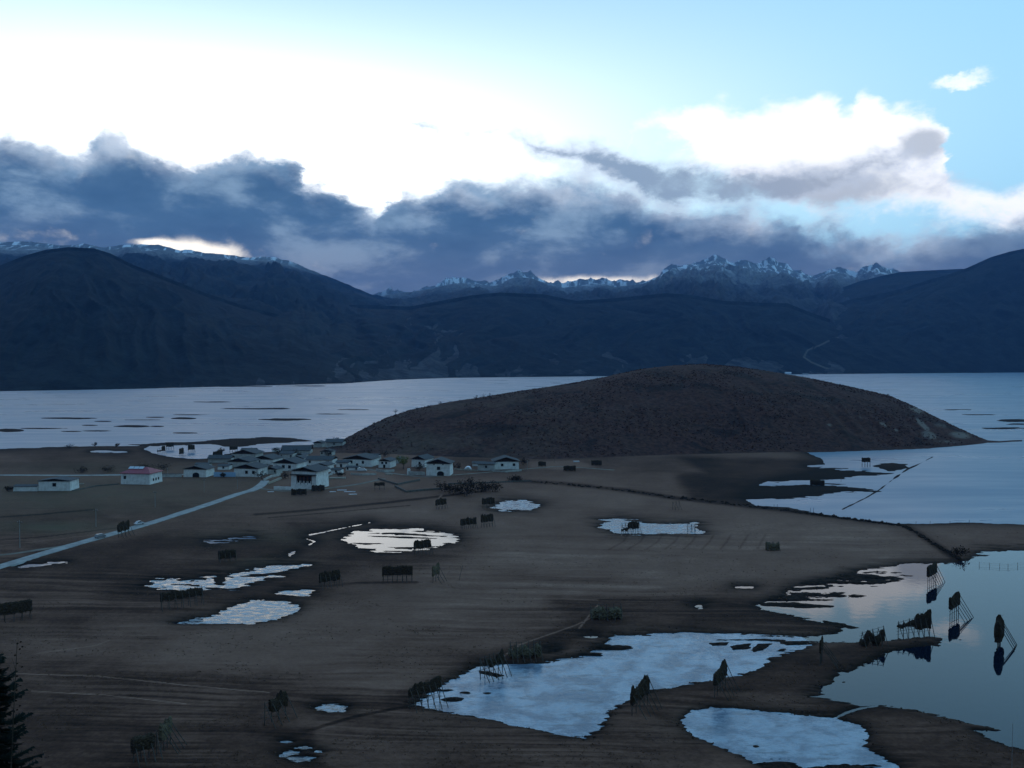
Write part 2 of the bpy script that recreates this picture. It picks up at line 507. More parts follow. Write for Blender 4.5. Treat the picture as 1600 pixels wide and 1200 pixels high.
# paint on the soil: (polyline, half width, tone); tone 0 dark peat ... 1 pale stubble; nearest tones also hold painted vignetting
def field_tone(px, py, X, Y, sd):
    t = np.full(px.shape, 0.50)
    n1 = fbm(px / 150, py / 38.0, 5, 51) - 0.5
    def blend(w, val):
        nonlocal t
        w = np.clip(w, 0, 1)
        t = t * (1 - w) + val * w
    def poly(pts, val, soft=10.0, amp=16):
        s = sdf(px, py, pts, 60) + n1 * amp * 2
        soft = soft * 1.9
        w_ = np.clip(0.5 - s / (2 * soft), 0, 1)
        blend(w_ * w_ * (3 - 2 * w_), val)
    def line(pts, hw, val, soft=1.6):
        d = seg_dist(px, py, pts, False)
        blend((hw + soft - d) / soft, val)
    poly([(-400, 750), (400, 745), (405, 762), (330, 792), (240, 820), (100, 860), (-400, 900)], 0.46)
    poly([(-60, 812), (150, 800), (190, 815), (150, 828), (-60, 845)], 0.40, 3, 3)
    poly([(-60, 700), (230, 703), (330, 722), (200, 740), (-60, 742)], 0.36)
    poly([(60, 860), (260, 835), (480, 845), (560, 880), (500, 935), (300, 960), (120, 960), (-60, 930)], 0.22, 16)
    poly([(-60, 900), (60, 880), (160, 910), (140, 1000), (-60, 1010)], 0.36, 16)
    poly([(440, 815), (560, 810), (740, 825), (800, 850), (700, 880), (560, 890), (460, 880)], 0.32, 14)
    poly([(540, 800), (900, 770), (1080, 780), (1300, 820), (1470, 860), (1500, 880), (1300, 900), (1180, 910), (700, 960), (520, 1040), (150, 1080), (300, 990), (600, 930), (760, 860), (700, 815)], 0.66, 18)
    poly([(800, 765), (1060, 778), (1180, 800), (1380, 822), (1480, 872), (1230, 880), (1150, 850), (1090, 808), (940, 800), (850, 812)], 0.66, 8)
    poly([(1430, 822), (1640, 822), (1640, 862), (1540, 866)], 0.56, 5, 5)
    poly([(860, 940), (1180, 940), (1320, 965), (1320, 992), (1180, 990), (960, 985), (860, 1020), (760, 1040), (700, 1060), (640, 1110), (590, 1100), (640, 1075), (740, 1035), (840, 1000), (900, 975)], 0.22, 14, 10)
    poly([(500, 1150), (560, 1120), (680, 1115), (800, 1140), (900, 1160), (960, 1130), (1050, 1120), (1120, 1200), (560, 1240), (490, 1180)], 0.40, 6, 5)  # pale field, its tone lowered to carry the foreground vignetting
    poly([(360, 1170), (430, 1140), (490, 1140), (500, 1190), (560, 1230), (380, 1240)], 0.10, 8, 8)
    poly([(960, 1100), (1010, 1080), (1160, 1060), (1240, 1020), (1480, 1000), (1300, 1060), (1260, 1090), (1400, 1110), (1560, 1145), (1640, 1180), (1640, 1240), (1420, 1240), (1350, 1150), (1250, 1110), (1070, 1105), (1040, 1130)], 0.27, 6, 5)
    poly([(1050, 715), (1290, 718), (1400, 735), (1380, 775), (1180, 792), (1080, 780), (1060, 750)], 0.13, 8, 8)
    poly([(560, 715), (830, 718), (1050, 712), (1100, 740), (800, 750), (560, 742)], 0.42, 6, 8)
    poly([(420, 738), (600, 734), (620, 752), (560, 764), (430, 762)], 0.62, 4, 8)
    poly([(830, 724), (900, 722), (930, 730), (880, 735), (830, 732)], 0.66, 3, 6)
    poly([(510, 768), (560, 765), (560, 775), (510, 778)], 0.66, 5, 5)
    poly([(-400, 1010), (200, 1040), (420, 1060), (560, 1100), (470, 1140), (380, 1260), (-400, 1260)], 0.26, 30, 10)  # near ground toned down, vignetting put into the soil colour
    # field edges, ditches, tracks
    line([(-60, 814), (60, 806), (145, 798)], 2.0, 0.10)
    line([(-60, 850), (60, 842), (190, 826)], 1.0, 0.16)
    line([(-60, 862), (80, 846), (190, 832)], 0.6, 0.62)
    line([(400, 806), (480, 800), (600, 788), (700, 776), (760, 768)], 2.6, 0.14, 3)
    line([(420, 811), (560, 799), (640, 792)], 0.8, 0.20)
    line([(800, 752), (880, 757), (980, 768), (1050, 779), (1180, 793), (1300, 808), (1410, 820), (1450, 845), (1490, 872)], 3.0, 0.16, 9)
    line([(470, 1150), (500, 1140), (560, 1122), (640, 1107)], 3.5, 0.12, 3)
    line([(480, 920), (560, 913), (650, 912)], 2.4, 0.2, 4)
    line([(20, 1056), (150, 1060), (300, 1076), (420, 1086)], 0.9, 0.82, 1.6)
    line([(50, 1084), (160, 1090), (290, 1104)], 0.7, 0.75, 1.6)
    line([(60, 1024), (150, 1012), (170, 1004)], 0.6, 0.72, 2)
    line([(780, 1035), (810, 1012), (900, 980), (925, 968)], 0.8, 0.78, 2)
    line([(905, 985), (925, 960), (935, 948)], 0.6, 0.8, 2)
    line([(690, 775), (680, 790), (700, 800)], 0.7, 0.7, 2)
    for k in range(9):
        x = 960 + k * 27
        line([(x + 20, 838), (x + 14, 848), (x - (8 - k * 2), 860)], 0.5, 0.46, 2.5)
    line([(938, 940), (1060, 941), (1150, 946)], 2.2, 0.1, 3)
    # long furrows that follow the shape of the fields
    wv = fbm(px / 330.0, py / 75.0, 3, 63) - .5
    fur = (fbm(px / 300.0 + 3, (py + 20 * wv - 0.02 * px) / 2.7, 3, 61) - 0.5) * np.clip((fbm(px / 140.0, py / 34.0, 3, 67) - .38) * 5, .1, 1)
    t = t + fur * 0.60 * np.clip((py - 780) / 120, 0.25, 1)
    t = t + (fbm(px / 30, py / 8.0, 4, 71) - 0.5) * 0.16 + n1 * 0.35
    return np.clip(t, 0.0, 1.0)


def mesh_grid(name, P, nrow, ncol, attrs=None, smooth=True, mat=None, wrap=False):
    me = bpy.data.meshes.new(name)
    me.vertices.add(nrow * ncol)
    me.vertices.foreach_set('co', np.ascontiguousarray(P.reshape(-1, 3), dtype=np.float32).ravel())
    i = np.arange((nrow - 1)).reshape(-1, 1) * ncol
    j = np.arange(ncol - 1).reshape(1, -1)
    a = (i + j).ravel()
    q = np.stack([a, a + 1, a + 1 + ncol, a + ncol], 1).astype(np.int32)
    nf = len(q)
    me.loops.add(nf * 4)
    me.loops.foreach_set('vertex_index', q.ravel())
    me.polygons.add(nf)
    me.polygons.foreach_set('loop_start', np.arange(nf, dtype=np.int32) * 4)
    me.polygons.foreach_set('loop_total', np.full(nf, 4, np.int32))
    me.polygons.foreach_set('use_smooth', np.full(nf, smooth))
    me.update(calc_edges=True)
    for k, v in (attrs or {}).items():
        at_ = me.attributes.new(k, 'FLOAT', 'POINT')
        at_.data.foreach_set('value', np.asarray(v, np.float32).ravel())
    o = bpy.data.objects.new(name, me)
    COL.objects.link(o)
    if mat:
        me.materials.append(mat)
    return o


# ------------------------------------------------------------------ materials
MATS = {}


def new_mat(name):
    m = bpy.data.materials.new(name)
    m.use_nodes = True
    m.node_tree.nodes.clear()
    b = NB(m.node_tree)
    p = b.n('ShaderNodeBsdfPrincipled')
    o = b.n('ShaderNodeOutputMaterial')
    m.node_tree.links.new(p.outputs[0], o.inputs[0])
    MATS[name] = m
    return m, b, p


def simple(name, c1, c2=None, scale=1.0, rough=0.85, stretch=(1, 1, 1), bump=0.0, spec=0.3, metal=0.0, coord='Object', detail=5):
    m, b, p = new_mat(name)
    tc = b.n('ShaderNodeTexCoord').outputs[coord]
    v = b.vmul(tc, stretch)
    n = b.noise(v, scale, detail, 0.6)
    c2 = c2 or tuple(x * 0.7 for x in c1)
    b.put(p.inputs['Base Color'], b.mix(b.sstep(n, 0.35, 0.68), c1, c2))
    p.inputs['Roughness'].default_value = rough
    p.inputs['Specular IOR Level'].default_value = spec
    p.inputs['Metallic'].default_value = metal
    if bump:
        bp = b.n('ShaderNodeBump')
        bp.inputs['Strength'].default_value = bump
        b.put(bp.inputs['Height'], n)
        b.put(p.inputs['Normal'], bp.outputs[0])
    return m


def mat_ground():
    m, b, p = new_mat('soil')
    at_t = b.n('ShaderNodeAttribute', attribute_name='tone').outputs['Fac']
    at_w = b.n('ShaderNodeAttribute', attribute_name='wet').outputs['Fac']
    at_g = b.n('ShaderNodeAttribute', attribute_name='green').outputs['Fac']
    pos = b.n('ShaderNodeNewGeometry').outputs['Position']
    n1 = b.noise(pos, 0.9, 6, 0.7)
    n2 = b.noise(pos, 0.05, 5, 0.6)
    n3 = b.noise(b.vmul(pos, (0.10, 1.0, 1)), 0.55, 4, 0.6, 0.2)
    t = b.add(at_t, b.mul(b.sub(n1, .5), 0.5))
    t = b.add(t, b.mul(b.sub(n2, .5), 0.18))
    t = b.add(t, b.mul(b.sub(n3, .5), 0.20))
    cr = b.n('ShaderNodeValToRGB')
    cr.color_ramp.elements[0].position = 0.0
    cr.color_ramp.elements[0].color = (0.022, 0.0125, 0.0095, 1)
    cr.color_ramp.elements[1].position = 1.0
    cr.color_ramp.elements[1].color = (0.400, 0.235, 0.165, 1)
    for pz, c in ((0.25, (0.080, 0.039, 0.026, 1)), (0.5, (0.175, 0.090, 0.061, 1)), (0.72, (0.240, 0.130, 0.090, 1))):
        e = cr.color_ramp.elements.new(pz); e.color = c
    b.put(cr.inputs[0], t)
    c = b.mix(b.mul(at_g, b.sstep(n2, 0.3, 0.7, 0.5, 1.0)), cr.outputs[0], (0.105, 0.085, 0.052))
    c = b.mix(b.m('MULTIPLY', at_w, b.sstep(n1, 0.25, 0.6, 0.65, 1.0), clamp=True), c, (0.011, 0.009, 0.007))
    b.put(p.inputs['Base Color'], c)
    p.inputs['Roughness'].default_value = 0.95
    p.inputs['Specular IOR Level'].default_value = 0.05
    bp = b.n('ShaderNodeBump')
    bp.inputs['Strength'].default_value = 0.7
    bp.inputs['Distance'].default_value = 0.35
    b.put(bp.inputs['Height'], b.add(n3, b.mul(n1, 0.5)))
    b.put(p.inputs['Normal'], bp.outputs[0])
    return m


def mat_water(name, calm):
    m, b, p = new_mat(name)
    pos = b.n('ShaderNodeNewGeometry').outputs['Position']
    p.inputs['IOR'].default_value = 1.333
    p.inputs['Specular IOR Level'].default_value = 0.5
    b.put(p.inputs['Base Color'], (0.003, 0.008, 0.018) if calm else (0.090, 0.180, 0.265))
    b.put(p.inputs['Specular Tint'], (0.45, 0.74, 1.0) if calm else (0.72, 0.88, 1.0))
    if calm:
        n = b.noise(pos, 0.35, 3, 0.5)
        patch = b.sstep(b.noise(pos, 0.02, 3, 0.5), 0.42, 0.62)
        b.put(p.inputs['Roughness'], b.mul(patch, 0.035))
        bp = b.n('ShaderNodeBump')
        bp.inputs['Strength'].default_value = 0.04
        bp.inputs['Distance'].default_value = 0.25
        b.put(bp.inputs['Height'], n)
        b.put(p.inputs['Normal'], bp.outputs[0])
    else:
        # wind streaks: long bands of rougher and smoother water
        st = b.noise(b.vmul(pos, (0.0026, 0.011, 1)), 1.0, 6, 0.62, 0.3)
        st2 = b.noise(b.vmul(pos, (0.010, 0.060, 1)), 1.0, 4, 0.6)
        k = b.add(st, b.mul(b.sub(st2, .5), 0.5))
        yy = b.sep(pos)[1]
        ro = b.sstep(k, 0.30, 0.70, 0.26, 0.40)
        b.put(p.inputs['Roughness'], ro)
        bp = b.n('ShaderNodeBump')
        bp.inputs['Strength'].default_value = 0.12
        bp.inputs['Distance'].default_value = 0.4
        b.put(bp.inputs['Height'], b.noise(b.vmul(pos, (0.25, 0.6, 1)), 1.0, 3, 0.6))
        b.put(p.inputs['Normal'], bp.outputs[0])
    return m


def mat_ice():
    m, b, p = new_mat('ice')
    pos = b.n('ShaderNodeNewGeometry').outputs['Position']
    n = b.noise(pos, 0.12, 7, 0.62, 0.4)
    n2 = b.noise(b.vmul(pos, (0.45, 1.0, 1)), 0.9, 6, 0.75, 0.3)
    f = b.sstep(b.add(n, b.mul(b.sub(n2, .5), 0.6)), 0.38, 0.62)
    c = b.mix(f, (0.13, 0.18, 0.235), (0.33, 0.40, 0.46))
    spots = b.sstep(b.noise(b.vmul(pos, (0.30, 1, 1)), 0.30, 7, 0.74), 0.55, 0.62)
    c = b.mix(b.mul(spots, .6), c, (0.06, 0.08, 0.10))
    b.put(p.inputs['Base Color'], c)
    b.put(p.inputs['Roughness'], b.sstep(n2, 0.3, 0.7, 0.12, 0.42))
    p.inputs['IOR'].default_value = 1.31
    bp = b.n('ShaderNodeBump')
    bp.inputs['Strength'].default_value = 0.25
    bp.inputs['Distance'].default_value = 0.12
    b.put(bp.inputs['Height'], n2)
    b.put(p.inputs['Normal'], bp.outputs[0])
    return m


def mat_slush():
    m, b, p = new_mat('frozen_slush')
    pos = b.n('ShaderNodeNewGeometry').outputs['Position']
    n = b.noise(b.vmul(pos, (0.45, 1.0, 1)), 0.55, 6, 0.72, 0.5)
    c = b.mix(b.sstep(n, 0.42, 0.60), (0.045, 0.05, 0.06), (0.44, 0.47, 0.49))
    b.put(p.inputs['Base Color'], c)
    b.put(p.inputs['Roughness'], b.sstep(n, 0.4, 0.6, 0.08, 0.5))
    p.inputs['IOR'].default_value = 1.31
    return m


def mat_hill():
    m, b, p = new_mat('hill_scrub')
    pos = b.n('ShaderNodeNewGeometry').outputs['Position']
    at_s = b.n('ShaderNodeAttribute', attribute_name='scar').outputs['Fac']
    n1 = b.noise(pos, 0.018, 6, 0.62, 0.3)
    n2 = b.noise(pos, 0.25, 5, 0.7)
    c = b.mix(b.sstep(n2, 0.35, 0.62), (0.108, 0.046, 0.034), (0.050, 0.024, 0.019))
    g = b.mix(b.sstep(n2, 0.3, 0.7), (0.120, 0.075, 0.052), (0.064, 0.041, 0.030))
    x, y, z = b.sep(pos)
    dk = b.sstep(b.noise(b.vadd(pos, (40, 9, 3)), 0.022, 7, 0.68, 0.4), 0.50, 0.62)
    c = b.mix(b.mul(dk, 0.75), c, (0.022, 0.015, 0.014))
    gg = b.m('MULTIPLY', b.sstep(n1, 0.40, 0.62), b.sstep(x, 120, -100, 0.15, 0.85), clamp=True)
    c = b.mix(gg, c, g)
    sc = b.sstep(b.add(at_s, b.mul(b.sub(n2, .5), 0.9)), 0.42, 0.8)
    c = b.mix(b.mul(sc, .75), c, (0.24, 0.19, 0.155))
    b.put(p.inputs['Base Color'], c)
    p.inputs['Roughness'].default_value = 0.95
    p.inputs['Specular IOR Level'].default_value = 0.1
    bp = b.n('ShaderNodeBump')
    bp.inputs['Strength'].default_value = 0.9
    bp.inputs['Distance'].default_value = 1.2
    b.put(bp.inputs['Height'], n2)
    b.put(p.inputs['Normal'], bp.outputs[0])
    return m


def mat_mountain(name, forest, snow_lo, snow_hi, rocky=0.0):
    m, b, p = new_mat(name)
    g = b.n('ShaderNodeNewGeometry')
    pos = g.outputs['Position']
    n1 = b.noise(pos, 0.004, 7, 0.65, 0.3)
    n2 = b.noise(pos, 0.03, 6, 0.7)
    c = b.mix(b.sstep(n1, 0.35, 0.62), forest, tuple(x * 0.45 for x in forest))
    c = b.mix(b.sstep(n2, 0.35, 0.7, 0, .7), c, tuple(x * 0.35 for x in forest))
    c = b.mix(b.sstep(b.noise(b.vmul(pos, (1, 1, .6)), 0.012, 8, 0.75), .42, .66, 0, .75), c, tuple(min(1, x * 1.7) for x in forest))
    c = b.mix(b.mul(b.sstep(b.noise(pos, 0.0022, 6, 0.6), 0.60, 0.74), .5), c, (0.035, 0.030, 0.026))
    at_tr = b.n('ShaderNodeAttribute', attribute_name='track').outputs['Fac']
    if snow_hi:
        z = b.sep(pos)[2]
        nz = b.sep(g.outputs['Normal'])[2]
        rock = b.mix(b.sstep(n2, 0.3, 0.7), (0.26, 0.25, 0.25), (0.10, 0.10, 0.10))
        zz = b.add(z, b.mul(b.sub(n1, .5), (snow_hi - snow_lo) * 0.9))
        c = b.mix(b.sstep(zz, snow_lo - (snow_hi - snow_lo) * 0.6, snow_lo), c, rock)
        stk = b.noise(b.vmul(pos, (0.010, 0.0025, 0.0045)), 1.0, 6, 0.6, 0.5)
        sn = b.m('MULTIPLY', b.sstep(zz, snow_lo, snow_hi), b.sstep(b.add(stk, b.mul(b.sub(n2, .5), 0.15)), 0.50 + rocky, 0.60 + rocky, 0.06, 1.0), clamp=True)
        c = b.mix(sn, c, (0.90, 0.92, 0.95))
    c = b.mix(at_tr, c, (0.13, 0.12, 0.10))
    b.put(p.inputs['Base Color'], c)
    p.inputs['Roughness'].default_value = 0.95
    p.inputs['Specular IOR Level'].default_value = 0.05
    bp = b.n('ShaderNodeBump')
    bp.inputs['Strength'].default_value = 0.8
    bp.inputs['Distance'].default_value = 14.0
    b.put(bp.inputs['Height'], b.noise(pos, 0.05, 5, 0.7))
    b.put(p.inputs['Normal'], bp.outputs[0])
    return m


M_GROUND = mat_ground()
M_LAKE = mat_water('lake_water', False)
M_CALM = mat_water('calm_water', True)
M_ICE = mat_ice()
M_SLUSH = mat_slush()
M_HILL = mat_hill()

# ------------------------------------------------------------------ hill footprint (peninsula)
HILL_SKY = [(470, 716), (500, 707), (512, 699), (540, 687), (570, 671), (600, 656), (640, 642), (700, 629), (760, 620), (830, 609), (900, 598), (950, 588), (1000, 577),
            (1050, 571), (1100, 569), (1150, 573), (1200, 580), (1260, 590), (1320, 603), (1390, 619), (1430, 637), (1480, 661), (1520, 680), (1545, 690), (1562, 692), (1582, 690.5), (1600, 690)]
HILL_FRONT = [(470, 716), (500, 714), (540, 712), (600, 713), (700, 717), (780, 720), (840, 721), (900, 719), (1000, 715), (1100, 712), (1200, 709), (1300, 707), (1400, 704), (1450, 702), (1500, 698), (1545, 694), (1582, 691.2), (1600, 690.5)]


def interp(pts, x):
    return np.interp(x, [p[0] for p in pts], [p[1] for p in pts])


def hill_profile(pxv):
    """front distance, crest distance, back distance and crest height for sight columns"""
    fy = interp(HILL_FRONT, pxv)
    sy = interp(HILL_SKY, pxv)
    k = (CP + (600 - fy) / F_PX * SP) / (SP - (600 - fy) / F_PX * CP)
    Df = CAM_H * k
    rel = np.clip((fy - sy) / 145.0, 0, 1)
    Dc = Df + 8 + 290 * rel ** 0.8
    slope = (SP - (600 - sy) / F_PX * CP) / (CP + (600 - sy) / F_PX * SP)
    zc = CAM_H - Dc * slope
    zc = np.maximum(zc, 0.4)
    Db = Dc + 20 + 330 * rel
    return Df, Dc, Db, zc


def hill_height(X, Y):
    X = np.asarray(X, float); Y = np.asarray(Y, float)
    pxv, _ = to_px(X, Y, np.zeros_like(X) + 20.0)
    Df, Dc, Db, zc = hill_profile(pxv)
    s = np.clip((Y - Df) / (Dc - Df), 0, 1)
    bk = np.clip((Db - Y) / (Db - Dc), 0, 1)
    up = np.where(Y <= Dc, np.sin(s * PI / 2) ** 1.15, np.sin(bk * PI / 2) ** 1.3)
    n = fbm(X / 70, Y / 70, 5, 81) - 0.5
    gl = fbm(X / 22, Y / 160, 4, 91, ridged=True) - 0.6
    body = np.clip(up * (1 - up) * 4, 0, 1)
    z = -1.0 + (zc + 1.0) * up + body * np.minimum(zc * 0.25, 9) * n + body * np.minimum(zc * 0.16, 5.5) * gl
    z = z + np.minimum(zc * 0.03, .8) * (fbm(X / 6, Y / 6, 3, 95) - 0.5)
    ok = (pxv > 471) & (pxv < 1599) & (Y > Df - 1) & (Y < Db)
    return np.where(ok, z, -50.0)


def build_hill():
    cols = np.linspace(471, 1599, 620)
    sv = np.concatenate([np.linspace(0, 1, 150) ** 1.2, 1 + np.linspace(0.02, 1, 60)])
    Df, Dc, Db, zc = hill_profile(cols)
    Yg = np.where(sv[:, None] <= 1, Df + (Dc - Df) * sv[:, None], Dc + (Db - Dc) * (sv[:, None] - 1))
    # columns fan out from the viewpoint's plan position only to get even detail
    Xg = Yg * (cols - 800) / F_PX * 1.0
    Z = hill_height(Xg, Yg)
    Z = np.where(Z < -20, -1.0, Z)
    Z[-1, :] = -3
    P = np.stack([Xg, Yg, Z], -1)
    pxv, pyv = to_px(Xg, Yg, Z)
    scar = np.zeros(Xg.shape)
    for (cx, cy, hx, hy, a) in ((1432, 640, 12, 9, 1), (1442, 664, 7, 14, 1), (1452, 680, 14, 9, 1), (1400, 672, 5, 4, .8), (1380, 663, 6, 5, .9), (1297, 664, 8, 5, .7), (1345, 652, 8, 6, .6),
                                (1500, 680, 22, 8, .9), (1470, 665, 20, 8, .6), (1480, 690, 50, 5, .6), (870, 700, 20, 12, .35), (820, 710, 26, 6, .35), (1365, 680, 5, 3, .5)):
        scar = np.maximum(scar, a * np.exp(-((pxv - cx - (pyv - cy) * .9) / hx) ** 2 - ((pyv - cy) / hy) ** 2))
    o = mesh_grid('hill', P, len(sv), len(cols), {'scar': scar}, True, M_HILL)
    o['kind'] = 'structure'
    return o


def build_ground():
    a_d = np.radians(np.linspace(-31.6, 31.6, 1000))
    a_l = -np.radians(np.concatenate([np.linspace(180, 60, 25), np.linspace(56, 32.5, 18)]))
    az = np.concatenate([a_l, a_d, -a_l[::-1]])
    pys = np.concatenate([np.arange(1245, 825, -1.25), np.arange(825, 690, -0.9), np.arange(690, 597, -0.6)])
    r = np.array([at(800, p)[1] for p in pys])
    r0 = np.concatenate([[0.5], np.linspace(6, r[0] - 6, 26)])
    r1 = np.array([3200, 4000, 6000, 9000, 14000, 22000, 30000.0])
    r = np.concatenate([r0, r, r1])
    # the dense rows keep equal forward distance inside the view
    ca = np.cos(np.clip(az, -R(33), R(33)))
    RR = r[:, None] / ca[None, :]
    X = RR * np.sin(az)[None, :]; Y = RR * np.cos(az)[None, :]
    z, wet, sd, px, py = ground_fields(X, Y)
    tone = field_tone(px, py, X, Y, sd)
    green = np.zeros(X.shape)
    for (cx, cy, hx, hy, a) in ((120, 775, 260, 32, .7), (70, 825, 130, 10, .9), (420, 885, 60, 10, .5), (180, 735, 200, 14, .4), (330, 760, 120, 18, .5), (400, 840, 100, 14, .4)):
        green = np.maximum(green, a * np.exp(-((px - cx) / hx) ** 2 - ((py - cy) / hy) ** 2))
    z = np.where((Y > 2900) | (py < 592), -3.0, z)
    # shallow bed under the hill is hidden by it
    P = np.stack([X, Y, z], -1)
    o = mesh_grid('ground', P, len(r), len(az), {'tone': tone, 'wet': wet, 'green': green}, True, M_GROUND)
    o['kind'] = 'structure'
    return o


def gz(x, y):
    z = ground_fields(np.array([float(x)]), np.array([float(y)]))[0][0]
    h = float(hill_height(np.array([float(x)]), np.array([float(y)]))[0])
    return max(float(z), h)


def place(px, py):
    """point where the sight line through a picture point meets the land"""
    d = ray(px, py)
    p = at(px, py, 0.4)
    Y1 = p[1] if 0 < p[1] < 1500 else 1500
    ys = np.linspace(60, Y1 + 5, 900)
    xs = ys * d[0] / d[1]; zs = CAM_H + ys * d[2] / d[1]
    g = np.maximum(ground_fields(xs, ys)[0], hill_height(xs, ys))
    g = np.maximum(g, 0.0)
    k = np.nonzero(zs <= g)[0]
    i = k[0] if len(k) else len(ys) - 1
    return float(xs[i]), float(ys[i]), float(g[i])


def flat_poly(name, pts, z, mat):
    me = bpy.data.meshes.new(name)
    me.from_pydata([(x, y, z) for x, y in pts], [], [list(range(len(pts)))])
    me.update()
    me.materials.append(mat)
    o = bpy.data.objects.new(name, me)
    COL.objects.link(o)
    return o


def grow(pts, k):
    cx = sum(p[0] for p in pts) / len(pts); cy = sum(p[1] for p in pts) / len(pts)
    out = []
    n = len(pts)
    area = sum(pts[i][0] * pts[(i + 1) % n][1] - pts[(i + 1) % n][0] * pts[i][1] for i in range(n))
    s = 1 if area > 0 else -1
    for i in range(n):
        x0, y0 = pts[i - 1]; x1, y1 = pts[(i + 1) % n]
        dx, dy = x1 - x0, (y1 - y0) * YS
        L = math.hypot(dx, dy) + 1e-6
        out.append((pts[i][0] + s * dy / L * k, pts[i][1] - s * dx / L * k / YS))
    return out


def ice_sheet(name, pts, mat, k=5.0, z=0.025):
    g = grow(pts, k)
    o = flat_poly(name, [at(x, y)[:2] for x, y in g], z, mat)
    o['kind'] = 'structure'
    return o


print('ground'); build_ground()
print('hill'); build_hill()
lake = flat_poly('lake', [(math.cos(i * PI / 48) * 32000, math.sin(i * PI / 48) * 32000) for i in range(96)], 0.0, M_LAKE)
lake['kind'] = 'structure'
# calm flood water in front of the last field bank lies a hand's breadth above the lake level
calm = flat_poly('flood_water', [at(x, y)[:2] for x, y in ((-60, 812), (600, 800), (1100, 815), (1420, 835), (1500, 850), (1900, 850), (2600, 1250), (-500, 1250))], 0.012, M_CALM)
calm['kind'] = 'structure'
ice_sheet('pond_ice', POOL_ICE, M_ICE)
ice_sheet('pond_ice', POOL_LOW, M_ICE)
for q in (POND_A, POND_B, POND_F, POND_G, POND_D, POND_E):
    ice_sheet('pond_slush', q, M_SLUSH, 8.0)
ice_sheet('pond_slush', oval(470, 1176, 50, 22), M_SLUSH, 0)


# ------------------------------------------------------------------ mountain ranges
def mountain(name, sky, base, dist, mat, x0, x1, ncol=520, nrow=90, seed=0, rough=1.0, jag=0.0, tracks=None, power=1.0, back=0.6):
    cols = np.linspace(x0, x1, ncol)
    sy = interp(sky, cols)
    by = interp(base, cols)
    sl = (SP - (600 - sy) / F_PX * CP) / (CP + (600 - sy) / F_PX * SP)
    bl = (SP - (600 - by) / F_PX * CP) / (CP + (600 - by) / F_PX * SP)
    Db = CAM_H / np.maximum(bl, 0.004)
    Db = np.minimum(Db, dist * 0.8)
    Dc = np.full(cols.shape, float(dist)) * (1 + 0.06 * (fbm(cols / 90, cols * 0, 3, seed + 3) - .5))
    zc = CAM_H - Dc * sl
    s = np.concatenate([np.linspace(0, 1, nrow), 1 + np.linspace(0.06, 1, 14)])[:, None]
    Y = np.where(s <= 1, Db + (Dc - Db) * s, Dc + Dc * back * 0.5 * (s - 1))
    X = Y * (cols - 800)[None, :] / F_PX
    up = np.where(s <= 1, np.clip(s, 0, 1) ** power, 1 - (np.clip(s, 1, 2) - 1) ** 1.4 * 1.05)
    # spurs and gullies run down the flank
    w = cols[None, :] / 46.0 + (fbm(X / 900.0, Y / 900.0, 4, seed + 7) - .5) * 5.0
    rid = fbm(w, s * 1.6 + 0 * w, 5, seed + 11, ridged=True) - 0.62
    bulk = fbm(X / 1200.0, Y / 1200.0, 5, seed + 17) - 0.5
    body = np.where(s <= 1, np.sin(np.clip(s, 0, 1) * PI) ** 0.8, 0.3)
    H = np.maximum(zc, 30)[None, :]
    Z = -2 + (zc[None, :] + 2) * up + body * H * (0.36 * rid + 0.28 * bulk) * rough
    if jag:
        jn = fbm(cols / 20.0, cols * 0 + seed, 4, seed + 23, ridged=True) - 0.6
        Z = Z + np.clip(s, 0, 1) ** 6 * (jn * jag)[None, :]
        Z = Z + np.clip(s, 0, 1.2) * jag * 1.5 * (fbm(X / 700, Y / 1500, 6, seed + 29, gain=.55, ridged=True) - 0.6)
    # nothing on the flank may stand above the crest's sight line
    lim = CAM_H - Y * (sl[None, :] + 0.004)
    Z = np.where((s < 1) & (Z > lim), lim - (Z - lim) * 0.3, Z)
    tr = np.zeros(X.shape)
    if tracks:
        pxv, pyv = to_px(X, Y, Z)
        for pts, hw in tracks:
            d = seg_dist(pxv, pyv / YS * 1.0, [(a, c / YS) for a, c in pts], False)
            tr = np.maximum(tr, np.clip((hw + 1.0 - d) / 1.0, 0, 1))
    o = mesh_grid(name, np.stack([X, Y, Z], -1), s.shape[0], len(cols), {'track': tr}, True, mat)
    o['kind'] = 'structure'
    return o


SHORE = [(-600, 612), (0, 611), (200, 608), (400, 603), (540, 599), (620, 593.5), (700, 590.5), (930, 588), (1250, 585), (1400, 583.5), (1600, 582), (2200, 581)]
M_NEAR = mat_mountain('forest_slope', (0.018, 0.022, 0.022), 0, 0)
M_LEFT = mat_mountain('high_ridge_slope', (0.022, 0.026, 0.026), 1020, 1180, 0.0)
M_FAR = mat_mountain('rocky_snow_slope', (0.06, 0.06, 0.062), 900, 1250, 0.0)
mountain('mountains_jagged', [(300, 480), (560, 470), (597, 457), (625, 452), (650, 450), (690, 441), (712, 437), (740, 436), (768, 441), (785, 434), (806, 427), (830, 429), (852, 437), (880, 444), (900, 441), (925, 437),
                             (945, 438), (960, 443), (1000, 438), (1030, 425), (1050, 414), (1080, 408), (1100, 406), (1118, 400), (1133, 405), (1150, 410), (1165, 406), (1185, 414), (1200, 407),
                             (1225, 413), (1250, 422), (1272, 430), (1285, 424), (1300, 418), (1318, 421), (1335, 428), (1350, 421), (1374, 410), (1392, 416), (1408, 428), (1500, 440), (1700, 450)],
         SHORE, 13500, M_FAR, 280, 1720, ncol=1000, nrow=150, seed=5, rough=0.55, jag=110, power=0.9)
